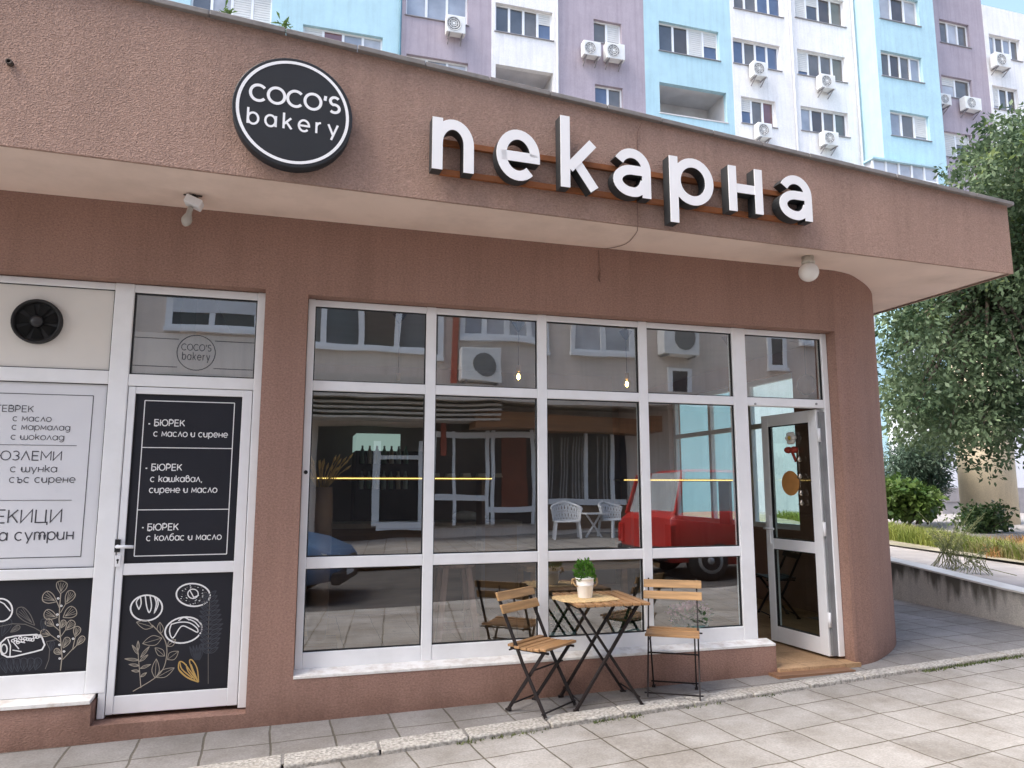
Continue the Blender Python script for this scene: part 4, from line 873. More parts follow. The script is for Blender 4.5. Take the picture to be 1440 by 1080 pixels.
# weeds on the roof edge
wd = leafmat('roof_weed', (.06, .12, .03), (.16, .24, .07), .35)
def roof_weed(u, v, h, n, lab):
    q = onF(u, v, -.05); base = np.array([q[0], fy(q[0])+.03, topz(q[0])+.03]); mb = MB()
    for k in range(n):
        a = random.uniform(0, 6.283); e = random.uniform(.2, 1.2); l = h*random.uniform(.5, 1); d = np.array([math.cos(a)*math.cos(e), math.sin(a)*math.cos(e), math.sin(e)])
        z0 = base+np.array([random.gauss(0, h*.12), random.gauss(0, .02), random.uniform(0, .45)*h]); s = np.array([-math.sin(a), math.cos(a), 0])*h*.05; tip = z0+d*l*.55; tip[2] -= l*.12
        mb.face([z0, z0+d*l*.3+s, tip, z0+d*l*.3-s])
    mb.tube([base, base+np.array([0, 0, h*.5])], .003, 5); tag(ob('roof_weed', mb, wd), lab, 'weed', 'weeds growing on the roof edge')
roof_weed(318, 28, .14, 36, 'spindly green weed on the roof edge below the blue framed window, leftmost weed')
roof_weed(399, 50, .16, 22, 'long leaved weed on the roof edge above the round sign')

# ------------------------------------------------------------------ inside the shop
def pend(u, v, y, zb_, lit, lab):
    p = onY(u, v, y); t = thing('pendant_lamp', (p[0], y, 3.05), lab, 'lamp', 'pendant lamps inside the shop window')
    zc = p[2]; mb = MB(); mb.lathe([(.055, zc+.03), (.06, zc+.025), (.012, zc-.05), (.004, zc-.06)], (p[0], y, 0), 20); mb.tube([(p[0], y, zc+.02), (p[0], y, 3.05)], .012, 6); ob('lamp_rose', mb, gask, t)
    e = onY(u, zb_, y)[2]; mb = MB(); mb.tube([(p[0], y, zc-.05), (p[0], y, e+.12)], .004, 6); ob('cord', mb, gask, t)
    mb = MB(); mb.lathe([(.018, e+.12), (.02, e+.07), (.012, e+.06)], (p[0], y, 0), 12); ob('socket', mb, M('brass', (.35, .22, .08), .4, .1, metal=.8), t)
    if lit:
        mb = MB(); mb.sphere((p[0], y, e+.02), .042, sq=(1, 1, 1.25)); ob('bulb', mb, glass('bulb_glass', 1.3, (1, .93, .75)) if 'bulb_glass' not in MATS else MATS['bulb_glass'], t)
        mb = MB(); mb.sphere((p[0], y, e+.02), .014, n=8, sq=(1, 1, 1.9)); ob('filament', mb, MATS.get('filament') or emis('filament', (1, .68, .22), 14), t)
pend(562, 446, 1.0, 545, 0, 'unlit pendant lamp on a black cord in the leftmost top pane')
pend(729, 458, 1.0, 533, 1, 'lit pendant bulb on a black cord in the second top pane')
pend(880, 470, 1.0, 543, 1, 'lit pendant bulb on a black cord in the third top pane')
pend(1024, 478, 1.0, 560, 0, 'unlit pendant lamp on a cord in the fourth top pane')
# shelves with yellow light strips
ledm = emis('led_yellow', (1.0, .72, .2), .9)
cw = wood('counter_wood', (.22, .12, .055), 'X', .4)
def shelf(u0, u1, v, y, lab):
    a, b = onY(u0, v, y), onY(u1, v, y); t = thing('lit_shelf', ((a[0]+b[0])/2, y, a[2]-.05), lab, 'shelf', 'shelves with yellow light strips')
    mb = MB(); mb.box((a[0], y+.012, a[2]-.015), (b[0], y+.35, a[2]+.015)); ob('board', mb, cw, t)
    mb = MB(); mb.box((a[0], y, a[2]-.004), (b[0], y+.0115, a[2]+.005)); ob('light_strip', mb, ledm, t)
    for x in (a[0]+.1, b[0]-.1): mb = MB(); mb.box((x, y+.05, .158), (x+.04, y+.3, a[2]-.016)); ob('support', mb, inner_dark, t)
    return a, b
sa, sb = shelf(437, 692, 672.5, 2.6, 'long shelf with a glowing yellow edge behind the two left panes')
shelf(878, 1037, 675, 3.4, 'shelf with a glowing yellow edge at the right of the shop')
for k in range(5):
    mb = MB(); x = onY(605+k*22, 670, 2.7)[0]; mb.hexa([(x, 2.66, sa[2]+.016), (x+.1, 2.66, sa[2]+.016), (x+.1, 2.8, sa[2]+.016), (x, 2.8, sa[2]+.016)], [(x+.01, 2.67, sa[2]+.055), (x+.09, 2.67, sa[2]+.06), (x+.09, 2.79, sa[2]+.055), (x+.01, 2.79, sa[2]+.06)])
    tag(ob('paper_packet', mb, M('packet', (.55, .53, .48), .8, .1)), 'small pale paper packet lying on the left yellow edged shelf', 'packet', 'packets on the lit shelf')
ct = thing('shop_counter', (1.0, 3.2, .158), 'low wooden shop counter at the back of the room', 'counter')
mb = MB(); mb.box((-.6, 3.0, .158), (2.3, 3.5, 1.05)); ob('counter_body', mb, cw, ct); mb = MB(); mb.box((-.65, 2.95, 1.052), (2.35, 3.55, 1.10)); ob('counter_top', mb, M('counter_top', (.35, .30, .24), .4, .1), ct)
fp0, fp1 = onY(500, 650, 3.8), onY(600, 650, 3.8); ht = onY(530, 634, 3.8)[2]; h2 = onY(530, 610, 3.8)[2]
fr_ = thing('drinks_fridge', ((fp0[0]+fp1[0])/2, 4.1, .158), 'black drinks fridge with a pale lit header at the back of the shop', 'fridge')
mb = MB(); mb.box((fp0[0], 3.8, .158), (fp1[0], 4.4, ht)); ob('cabinet', mb, M('fridge_black', (.012, .013, .015), .25, .1), fr_)
mb = MB(); mb.box((fp0[0], 3.78, ht+.002), (onY(562, 650, 3.8)[0], 4.4, h2)); ob('lit_header', mb, emis('fridge_header', (.62, .85, .78), .16), fr_)
for r_ in range(2):
    for k in range(7):
        mb = MB(); x = fp0[0]+.07+k*.085; z = onY(530, 688-r_*36, 3.7)[2]; mb.lathe([(.028, z), (.03, z+.01), (.03, z+.13), (.012, z+.18), (.012, z+.21)], (x, 3.74, 0), 10)
        tag(ob('bottle', mb, M('bottle_'+str((k+r_) % 3), [(.35, .42, .42), (.12, .2, .16), (.40, .36, .30)][(k+r_) % 3], .15, .1)), 'small bottle in the rows in front of the black drinks fridge', 'bottle', 'bottles by the drinks fridge')
mb = MB(); q = onY(655, 715, 3.15)
mb.sphere((q[0], 3.15, 1.16), .14, sq=(1.1, .7, .42)); mb.sphere((q[0]+.12, 3.12, 1.15), .09, sq=(1.2, .7, .5)); tag(ob('bread_bag', mb, M('bag_white', (.68, .68, .66), .7, .12, 14, .6, 20)), 'crumpled white bag lying on the wooden shop counter', 'bag')
it = thing('inner_table', (2.25, 1.15, .158), 'brown wooden table inside the shop behind the third and fourth panes', 'table')
mb = MB(); mb.box((1.75, .85, .80), (2.95, 1.45, .84)); ob('tabletop', mb, wood('inner_wood', (.40, .24, .12), 'X', .4), it, bevel=.004)
for x in (1.82, 2.82):
    for y in (.92, 1.34): mb = MB(); mb.box((x, y, .158), (x+.05, y+.05, .799)); ob('leg', mb, MATS['inner_wood'], it)
# vase with dried grass
vp = onY(452, 700, .55); vz = .42
vs = thing('dried_grass_vase', (vp[0], .55, vz), 'tall brown vase with dried wheat stalks behind the leftmost pane', 'vase')
zt = onY(452, 685, .55)[2]; mb = MB(); mb.lathe([(.06, vz), (.075, vz+.15), (.085, zt-.15), (.075, zt), (.068, zt), (.07, zt-.1)], (vp[0], .55, 0), 20, cap=False); ob('vase', mb, M('vase_brown', (.20, .12, .075), .6, .2), vs)
mb = MB()
for k in range(26):
    a = random.uniform(-1, 1); b = random.uniform(-.6, .6); l = random.uniform(.16, .27); base = np.array([vp[0]+a*.03, .55+b*.03, zt-.02]); tip = base+np.array([a*.16+.03, b*.08, l]); mid = (base+tip)/2+np.array([a*.01, 0, .03])
    mb.tube([base, mid, tip], [.003, .003, .002], 5); d = (tip-mid)/np.linalg.norm(tip-mid); mb.tube([tip-d*.06, tip-d*.03, tip], [.004, .010, .002], 6)
ob('stalks', mb, M('wheat', (.55, .36, .14), .9, .2), vs)
mb = MB(); mb.box((vp[0]-.14, .42, .158), (vp[0]+.14, .70, vz-.001)); tag(ob('plinth_box', mb, cw, bevel=.004), 'dark wooden box under the dried grass vase', 'box')
# bar stool
bp = onY(638, 890, .85); bx0 = bp[0]
st = thing('bar_stool', (bx0, .85, .158), 'tall wooden bar stool behind the lower second pane', 'stool'); swd = wood('stool_wood', (.42, .24, .17), 'Z', .5)
mb = MB(); mb.lathe([(.15, .86), (.16, .87), (.16, .90), (.15, .905)], (bx0, .85, 0), 24); ob('seat', mb, swd, st)
for s in (-1, 1):
    for t_ in (-1, 1): mb = MB(); mb.bar((bx0+s*.09, .85+t_*.09, .86), (bx0+s*.17, .85+t_*.17, .158), .045, .045, (0, 1, 0)); ob('leg', mb, swd, st)
for s in (-1, 1):
    for pa, pb in (((bx0-.145, .85+s*.145, .40), (bx0+.145, .85+s*.145, .40)), ((bx0+s*.13, .72, .5), (bx0+s*.13, .98, .5))): mb = MB(); mb.bar(pa, pb, .03, .03); ob('footrest', mb, swd, st)
# flower pots behind the glass
def flower(u, v, y, pink, lab):
    p = onY(u, v, y); t = thing('flower_pot', (p[0], y, .158), lab, 'flower pot'); z0 = .158; zt = p[2]
    mb = MB(); mb.lathe([(.11, z0), (.12, z0+.02), (.13, zt-.03), (.135, zt), (.12, zt), (.11, zt-.05)], (p[0], y, 0), 24); ob('pot', mb, M('pot_teal', (.12, .22, .20), .4, .1), t)
    mb = MB()
    for k in range(260):
        a = random.uniform(0, 6.28); r_ = .14*random.random()**.5; c = np.array([p[0]+r_*math.cos(a), y+r_*math.sin(a), zt+random.uniform(-.02, .10)]); d = np.array([random.gauss(0, 1), random.gauss(0, 1), random.gauss(.4, .8)]); d /= np.linalg.norm(d); s = np.cross(d, [.3, .5, .8]); s /= np.linalg.norm(s); mb.face([c, c+d*.03+s*.016, c+d*.06, c+d*.03-s*.016])
    ob('leaves', mb, MATS.get('pot_leaf') or leafmat('pot_leaf', (.03, .07, .02), (.08, .15, .05)), t)
    if pink:
        mb = MB()
        for k in range(800):
            c = np.array([p[0]+random.gauss(0, .06), y+random.gauss(0, .03), zt+.09+random.gauss(0, .022)]); d = np.array([random.gauss(0, 1), random.gauss(-.4, 1), random.gauss(.4, 1)]); d /= np.linalg.norm(d); s = np.cross(d, [.3, .5, .8]); s /= np.linalg.norm(s); mb.face([c, c+d*.014+s*.011, c+d*.028, c+d*.014-s*.011])
        ob('flowers', mb, leafmat('pink_petal', (.70, .36, .46), (.9, .62, .70)), t)
flower(970, 876, .15, 1, 'pink flowering plant in a teal pot behind the glass beside the right chair')
flower(785, 885, .30, 0, 'leafy green plant in a teal pot behind the glass left of the table legs')
flower(885, 880, .30, 0, 'leafy green plant in a teal pot behind the glass right of the table legs')
# chair and table seen through the open door
ch3 = copy_tree(ch1); ch3['label'] = 'dark folding chair standing inside the open entrance door'; ch3.location = (4.75, 1.75, .159); ch3.rotation_euler.z = R(75); ch3['group'] = 'folding chairs inside'
del ch3['group']
for c in bpy.data.objects:
    if c.parent == ch3 and c.type == 'MESH' and c.name.split('.')[0] in ('seat', 'back_slat'):
        c.data = c.data.copy(); c.data.materials[0] = M('dark_slats', (.03, .02, .017), .5, .2)
# ornaments on the door glass
def dp(s, z, t=.058): return np.array(leafpt(s, t, z))
od = thing('door_garland', dp(.33, 1.95), 'hanging garland with a white flower, red bow and metal beads on the open door', 'ornament')
pw = M('petal_white', (.70, .68, .62), .7, .05); pr = M('bow_red', (.35, .05, .03), .7, .1)
mb = MB()
for k in range(6):
    a = k*math.pi/3; c = dp(.30+.034*math.cos(a), 1.90+.034*math.sin(a)); mb.sphere(c, .024, n=6)
mb.sphere(dp(.30, 1.90, .07), .018, 1, 6); ob('flower', mb, [pw, M('petal_core', (.5, .33, .05), .7)], od)
mb = MB()
for s in (-1, 1): mb.sphere(dp(.30+s*.035, 1.80), .036, n=8, sq=(1, 1, .8))
mb.tube([dp(.30, 1.80), dp(.25, 1.70)], .012, 6); ob('bow', mb, pr, od)
mb = MB(); mb.tube([dp(.22, 1.93), dp(.215, 1.4)], .0025, 5)
for z in (1.72, 1.58, 1.44, 1.36): mb.lathe([(.004, .03), (.016, .012), (.024, -.02), (.02, -.024)], dp(.215, z), 12)
ob('bead_string', mb, M('bead_metal', (.45, .40, .33), .25, .1, metal=.9), od)
mb = MB(); c = dp(.36, 1.52, .0315); mb.lathe([(.105, 0), (.105, .003)], (0, 0, 0), 32)
Rm = np.array([np.append(dl, 0), [0, 0, 1], np.append(nl, 0)]).T
mb.v = [tuple(c+Rm @ np.array(v)) for v in mb.v]
tag(ob('round_paper', mb, M('orange_paper', (.58, .27, .08), .8, .12, 12)), 'round orange paper notice stuck on the open door glass', 'notice')
bpz = onY(1134, 541, .6); mb = MB(); mb.sphere((bpz[0], .6, bpz[2]), .085, n=12, sq=(1, 1, 1.15)); mb.tube([(bpz[0], .6, bpz[2]+.09), (bpz[0], .6, 3.06)], .003, 5); tag(ob('dark_globe_pendant', mb, M('smoked_globe', (.03, .028, .03), .12, .1)), 'dark shiny globe hanging behind the pane above the open door', 'lamp')
# ------------------------------------------------------------------ apartment block behind
YA = 20.0
def PA(u, v, y=YA): return onY(u, v, y)
AP = thing('apartment_block', (14, YA, 0), 'tall apartment block painted pale blue, lilac and white behind the shop', 'building')
blue = stucco('block_blue', (.44, .64, .71), .15, .12); lil = stucco('block_lilac', (.42, .365, .41), .15, .18); wht = stucco('block_white', (.80, .79, .785), .15, .14)
logg = M('loggia_grey', (.62, .60, .60), .9, .06, 1, dirt=(.3, .28, .28), var2=.4)
bfr = M('window_white', (.76, .77, .78), .4, .03)
def wing(name, c, spec=.9):
    return M(name, c, .06, .25, 1.2, spec=spec)
pan = [wing('pane_slate', (.075, .085, .10)), wing('pane_grey', (.12, .115, .11)), wing('pane_curtain', (.42, .43, .46)), wing('pane_blue', (.085, .12, .20)), wing('pane_brown', (.06, .05, .045)), wing('pane_red', (.17, .08, .085)), wing('pane_lace', (.28, .31, .36)), wing('pane_teal', (.10, .22, .25))]
sill_m = M('sill_metal', (.25, .24, .25), .5, .1)
HT = 36.0; GB_ = -2.5
xa = lambda u, y=YA: PA(u, 100, y)[0]
Y6 = YA-1.15; x6 = xa(1206)
SEC = [('blue_wall', blue, -10.0, xa(561), YA, HT), ('lilac_wall', lil, xa(561), xa(691), YA+.012, HT), ('white_wall', wht, xa(691), xa(784), YA-.01, HT), ('lilac_wall', lil, xa(784), xa(907), YA+.008, HT),
       ('blue_wall', blue, xa(907), xa(1030), YA, HT), ('white_wall', wht, xa(1030), x6, YA-.006, HT), ('blue_wall', blue, x6, xa(1320, Y6), Y6, HT), ('lilac_wall', lil, xa(1320, Y6), xa(1389), YA+.01, HT), ('white_wall', wht, xa(1389), xa(1389)+7, YA-.012, PA(1412, 14)[2])]
WIN = [(0,268,383,-22,27,4,(0,2,7,3)),(0,425,538,43,88,4,(2,5,6,2)),(1,571,658,-18,28,3,(6,6,6)),(1,571,658,82,128,3,(0,6,2)),(2,692.6,777,10,50,4,(0,0,1,3)),(3,835,874,30,62,2,(1,0)),(3,837,876,121,157,2,(3,1)),
       (4,927,1011,37,78,4,(0,4,3,3)),(5,1031.5,1099,10-37,17.5,4,(1,1,3,3)),(5,1031.5,1097,58.7,94,4,(3,1,3,3)),(5,1043,1091,139,176,3,(3,1,5)),(5,1118,1187,-6,31,4,(3,0,4,1)),(5,1122,1189,74.5,110,4,(3,1,1,1)),(5,1127,1193,154,188,4,(6,4,1,0)),
       (6,1237,1292,-5,31,3,(2,4,2)),(6,1240,1297,76,111,4,(1,4,1,6)),(6,1253,1307,159,194,3,(6,1,2)),(7,1322,1363,31,63,3,(1,2,1)),(7,1325,1367,109,138,2,(2,1)),(7,1328,1367,187,222,2,(6,1)),(8,1392,1435,52,82,4,(6,1,6,1)),(8,1397,1432,123,155,3,(2,1,4)),
       (6,1253,1307,470,515,3,(0,6,1)),(6,1253,1307,580,625,3,(0,1,6))]
LOG = [(2, 692.6, 778, 96, 148), (4, 928, 1022, 123, 165)]
for k, (nm, mt, x0, x1, y, h) in enumerate(SEC):
    holes = []; wins = []
    for (s, uL, uR, vT, vB, n, cols) in WIN:
        if s != k: continue
        um = (uL+uR)/2; a, b = PA(uL, (vT+vB)/2, y)[0], PA(uR, (vT+vB)/2, y)[0]; zt, zb = PA(um, vT, y)[2], PA(um, vB, y)[2]
        if s == 2: a += .12
        holes.append((a, b, zb, zt)); wins.append((a, b, zb, zt, n, cols))
    if wins:
        lw = min(wins, key=lambda w: w[2]); hw_ = max(wins, key=lambda w: w[3])
        for w0, dz, cnt in ((lw, -2.9, 3), (hw_, 2.9, 2)):
            for j in range(1, cnt+1):
                a, b, zb, zt, n, cols = w0; q = (a, b, zb+dz*j, zt+dz*j)
                if q[2] > 2.2 and q[3] < h-.6 and not (k == 6 and q[2] < 12 and dz < 0) and k not in (2, 4): holes.append(q); wins.append((*q, n, cols[::-1]))
    logs = []
    for (s, uL, uR, vT, vB) in LOG:
        if s != k: continue
        um = (uL+uR)/2; a, b = PA(uL, (vT+vB)/2, y)[0], PA(uR, (vT+vB)/2, y)[0]; zt, zb = PA(um, vT, y)[2], PA(um, vB, y)[2]
        if s == 2: a += .12
        holes.append((a, b, zb, zt)); logs.append((a, b, zb, zt))
    mb = MB(); grid_wall(mb, x0, x1, GB_, h, holes, y, .22)
    yb = YA+11
    mb.face([(x0, yb, GB_), (x0, yb, h), (x1, yb, h), (x1, yb, GB_)]); mb.face([(x0, y, h), (x1, y, h), (x1, yb, h), (x0, yb, h)])
    mb.face([(x0, y, GB_), (x0, y, h), (x0, yb, h), (x0, yb, GB_)]); mb.face([(x1, y, GB_), (x1, yb, GB_), (x1, yb, h), (x1, y, h)])
    wl = ob(nm, mb, mt, AP)
    for (a, b, zb, zt, n, cols) in wins:
        mb = MB(); w = .05; yy = y+.14
        for z0, z1 in ((zb, zb+.06), (zt-.06, zt)): mb.box((a, yy, z0), (b, yy+.06, z1))
        for i in range(n+1):
            xm = a+(b-a)*i/n; q0, q1 = (xm, xm+.06) if i == 0 else ((xm-.06, xm) if i == n else (xm-.045, xm+.045)); mb.box((q0, yy-.003, zb+.002), (q1, yy+.06, zt-.002))
        mb.box((a-.05, y-.05, zb-.035), (b+.05, yy, zb-.004), 1); wf = ob('window', mb, [bfr, sill_m], AP)
        mb = MB()
        for i in range(n):
            t = random.uniform(-.012, .012); q0, q1 = a+(b-a)*i/n, a+(b-a)*(i+1)/n
            mb.face([(q0, yy+.035+t, zb), (q1, yy+.035-t, zb), (q1, yy+.035-t, zt), (q0, yy+.035+t, zt)], i)
        ob('pane', mb, [pan[c] for c in cols], wf)
        for i in range(n):
            if random.random() < .2:
                q0, q1 = a+(b-a)*i/n+.05, a+(b-a)*(i+1)/n-.05; hh = random.choice((.35, .5, .8, 1))*(zt-zb-.13); mb = MB()
                for j in range(int(hh/.09)+1): mb.box((q0, yy+.006, zt-.06-(j+1)*.09+.012), (q1, yy+.02, zt-.06-j*.09))
                ob('blind', mb, MATS.get('blind') or M('blind', (.62, .62, .60), .6, .05), wf)
    for (a, b, zb, zt) in logs:
        mb = MB(); y1, y2 = y+.22, y+1.5
        for q in ([(a,y2,zb-1),(b,y2,zb-1),(b,y2,zt),(a,y2,zt)], [(a,y1,zb-1),(a,y2,zb-1),(a,y2,zt),(a,y1,zt)], [(b,y2,zb-1),(b,y1,zb-1),(b,y1,zt),(b,y2,zt)], [(a,y2,zt),(b,y2,zt),(b,y1,zt),(a,y1,zt)], [(a,y1,zb-1),(b,y1,zb-1),(b,y2,zb-1),(a,y2,zb-1)]): mb.face(q)
        mb.box((a-.03, y-.03, zb-.05), (b+.03, y+.24, zb-.003)); ob('loggia', mb, logg, AP)
mb = MB(); mb.box((x6-3.2, Y6+.02, GB_), (x6-.002, YA-.01, 7.5)); ob('entrance_wall', mb, blue, AP)
# bay window low on the blue wall
bz0, bz1 = PA(1275, 278, Y6)[2], PA(1275, 240, Y6)[2]; a, b = PA(1230, 255, Y6-.5)[0], PA(1319, 255, Y6-.5)[0]
mb = MB(); mb.box((a, Y6-.5, bz0-1), (b, Y6-.002, bz0)); mb.box((a-.1, Y6-.6, bz1), (b+.1, Y6-.002, bz1+.08)); ob('bay', mb, blue, AP)
mb = MB()
for i in range(6): xm = a+(b-a)*i/5; mb.box((xm-.04, Y6-.49, bz0+.001), (xm+.04, Y6-.42, bz1-.001))
mb.box((a, Y6-.487, (bz0+bz1)/2-.03), (b, Y6-.43, (bz0+bz1)/2+.03)); wf = ob('window', mb, bfr, AP); mb = MB(); mb.face([(a, Y6-.45, bz0), (b, Y6-.45, bz0), (b, Y6-.45, bz1), (a, Y6-.45, bz1)]); mb.face([(a+.02, Y6-.45, bz0), (a+.02, Y6, bz0), (a+.02, Y6, bz1), (a+.02, Y6-.45, bz1)]); ob('pane', mb, pan[2], wf)
for u in (561, 783, 1114, 1202):
    x = xa(u); mb = MB(); mb.tube([(x, YA-.10, 0), (x, YA-.10, HT)], .05, 8); ob('drainpipe', mb, M('drain_white', (.62, .62, .63), .5, .05) if u != 561 else M('drain_blue', (.10, .22, .28), .5, .1), AP)
# air conditioning units on the block
acw = M('ac_white', (.74, .74, .72), .45, .05, dirt=(.45, .43, .4), var2=.3); acg = M('ac_grille', (.16, .16, .16), .6, .2)
def ac(u0, u1, v0, v1, y, lab, fanside=-1, par=None):
    um, vm = (u0+u1)/2, (v0+v1)/2; yf_ = y-.42
    a, b = onY(u0+(u1-u0)*.0, vm, yf_)[0], onY(u1-(u1-u0)*.16, vm, yf_)[0]; zt, zb = onY(um, v0+2, yf_)[2], onY(um, v1-5, yf_)[2]
    t = thing('air_conditioner', ((a+b)/2, y, zb), lab, 'air conditioner', 'air conditioners on the apartment block')
    mb = MB(); mb.box((a, yf_, zb), (b, y-.10, zt)); ob('casing', mb, acw, t, bevel=.02)
    r = min(zt-zb, b-a)*.40; cx = (a+b)/2+fanside*(b-a)*.12; cz = (zt+zb)/2
    mb = MB(); mb.lathe([(r, -.004), (r, .012)], (cx, yf_-.008, cz), 24, 0, 'Y')
    ob('grille', mb, acg, t)
    mb = MB()
    for rr in (r*.98, r*.7, r*.42): mb.lathe([(rr, -.018), (rr-.02, -.018), (rr-.02, -.012), (rr, -.012)], (cx, yf_-.002, cz), 24, 0, 'Y', cap=False)
    mb.lathe([(r*.2, -.02), (r*.2, -.012)], (cx, yf_-.002, cz), 16, 0, 'Y')
    for k in range(8): q = R(k*45); mb.bar((cx, yf_-.016, cz), (cx+r*math.cos(q), yf_-.016, cz+r*math.sin(q)), .012, .008, (0, 1, 0))
    ob('fan_guard', mb, acw, t)
    for x in (a+.12, b-.12): mb = MB(); mb.box((x-.02, yf_-.02, zb-.045), (x+.02, y-.012, zb-.003)); mb.bar((x, yf_+.05, zb-.04), (x, y-.012, zb-.26), .03, .03); ob('bracket', mb, sill_m, t)
ac(628, 660, 20, 51, YA, 'air conditioner under the lace curtained window on the lilac wall at the left')
ac(821, 850, 56, 83, YA, 'left of two air conditioners side by side below a small lilac wall window')
ac(853, 884, 59, 88, YA, 'right of two air conditioners side by side below a small lilac wall window')
ac(842, 867, 151, 178, YA, 'air conditioner just showing above the canopy edge below the lower lilac wall window')
ac(1060, 1084, 85, 112, YA, 'air conditioner under the middle window left of the white drainpipe')
ac(1067, 1090, 171, 198, YA, 'air conditioner under the narrow window with a red pane left of the white drainpipe')
ac(1155, 1179, 103, 129, YA, 'air conditioner under the middle window right of the white drainpipe')
ac(1159, 1184, 183, 209, YA, 'air conditioner under the lowest window right of the white drainpipe')
ac(1324, 1341, 130, 152, YA, 'narrow air conditioner half hidden at the left of the lilac window on the right')
ac(1358, 1385, 135, 159, YA, 'air conditioner at the lower right of the lilac window on the right')
ac(1401, 1426, 73, 99, YA, 'air conditioner under the top window of the white wall at the far right')

# ------------------------------------------------------------------ right side: low wall, terrace, block with column, plants
tw = stucco('low_wall_plaster', (.66, .63, .56), .3, .2)
def lowwall_mat():
    mt = tw; n = mt.node_tree; L = n.links; b = n.nodes['Principled BSDF']; src = b.inputs['Base Color'].links[0].from_socket
    tc = n.nodes.new('ShaderNodeTexCoord'); sp = n.nodes.new('ShaderNodeSeparateXYZ'); L.new(tc.outputs['Object'], sp.inputs[0])
    no = n.nodes.new('ShaderNodeTexNoise'); no.inputs['Scale'].default_value = 3.2; no.inputs['Detail'].default_value = 7; mp = n.nodes.new('ShaderNodeMapping'); mp.inputs['Scale'].default_value = (1, 1.6, .35); L.new(tc.outputs['Object'], mp.inputs[0]); L.new(mp.outputs[0], no.inputs['Vector'])
    ma = n.nodes.new('ShaderNodeMath'); ma.operation = 'MULTIPLY_ADD'; ma.inputs[1].default_value = 1.25; L.new(no.outputs['Fac'], ma.inputs[0]); L.new(sp.outputs['Z'], ma.inputs[2])
    r = n.nodes.new('ShaderNodeValToRGB'); e = r.color_ramp.elements; e[0].position = .60; e[0].color = (0, 0, 0, 1); e[1].position = .78; e[1].color = (1, 1, 1, 1)
    # object z: 0 at the wall's foot; dark moss bands hang from the top edge
    sb = n.nodes.new('ShaderNodeMath'); sb.operation = 'ADD'; sb.inputs[1].default_value = -.46; L.new(ma.outputs[0], sb.inputs[0]); L.new(sb.outputs[0], r.inputs[0])
    mx = n.nodes.new('ShaderNodeMixRGB'); L.new(r.outputs[0], mx.inputs[0]); L.new(src, mx.inputs[1]); mx.inputs[2].default_value = (.16, .15, .125, 1); L.new(mx.outputs[0], b.inputs['Base Color'])
lowwall_mat()
TZ0 = .50
wA, wB = onG(1257, 842), onG(1440, 882)
wd_ = (wA-wB)[:2]/np.linalg.norm((wA-wB)[:2]); wn = np.array([wd_[1], -wd_[0]])
if wn[0] < 0: wn = -wn
e0 = wB[:2]-wd_*3.5; e1 = wA[:2]+wd_*5
hz = lambda p: np.interp(p[1], [-3, .6, 2.4, 8], [.36, .475, .60, .80])
mb = MB(); N = 14
for i in range(N):
    a = e0+(e1-e0)*i/N; b = e0+(e1-e0)*(i+1)/N
    mb.hexa([(a[0], a[1], -.1), (a[0]+wn[0]*.2, a[1]+wn[1]*.2, -.1), (b[0]+wn[0]*.2, b[1]+wn[1]*.2, -.1), (b[0], b[1], -.1)], [(a[0], a[1], hz(a)), (a[0]+wn[0]*.2, a[1]+wn[1]*.2, hz(a)), (b[0]+wn[0]*.2, b[1]+wn[1]*.2, hz(b)), (b[0], b[1], hz(b))])
    mb.hexa([(a[0]-wn[0]*.015, a[1], hz(a)+.002), (a[0]+wn[0]*.21, a[1]+wn[1]*.2, hz(a)+.002), (b[0]+wn[0]*.21, b[1]+wn[1]*.2, hz(b)+.002), (b[0]-wn[0]*.015, b[1], hz(b)+.002)], [(a[0]-wn[0]*.015, a[1], hz(a)+.02), (a[0]+wn[0]*.21, a[1]+wn[1]*.2, hz(a)+.02), (b[0]+wn[0]*.21, b[1]+wn[1]*.2, hz(b)+.02), (b[0]-wn[0]*.015, b[1], hz(b)+.02)], 1)
tag(ob('low_wall', mb, [tw, M('wall_cap', (.75, .72, .65), .85, .12, 6, dirt=(.3, .28, .23), var2=.5)]), 'low pale concrete wall with dark moss stains along the path beside the shop', 'wall')
# terrace behind the low wall: asphalt, then grassy soil
def terr(x): return TZ0+.004*x
mb = MB(); o0, o1 = e0+wn*.19, e1+wn*.19
P0 = [(o0[0], o0[1]), (60, -8), (60, 40), (o1[0], 40), (o1[0], o1[1])]
mb.face([(x, y, TZ0-.06 if y < 4 else TZ0) for x, y in P0]); struct('terrace', mb, M('terrace_asphalt', (.34, .32, .31), .95, .15, 3, .4, 90, dirt=(.22, .2, .18), var2=.5, scale2=.6))
g0 = [onZ(u, v, TZ0) for u, v in ((1240, 748), (1300, 757), (1370, 772), (1440, 786), (1600, 815))]
mb = MB(); Q = [(p[0], p[1]) for p in g0]
for i in range(len(Q)-1):
    a, b = Q[i], Q[i+1]; mb.face([(a[0], a[1], TZ0+.01), (b[0], b[1], TZ0+.01), (b[0]+8, b[1]+22, TZ0+.03), (a[0]+4, a[1]+22, TZ0+.03)])
struct('verge', mb, M('dry_soil', (.29, .265, .21), .95, .3, 2, .5, 40, dirt=(.20, .19, .11), var2=.7, scale2=.8))
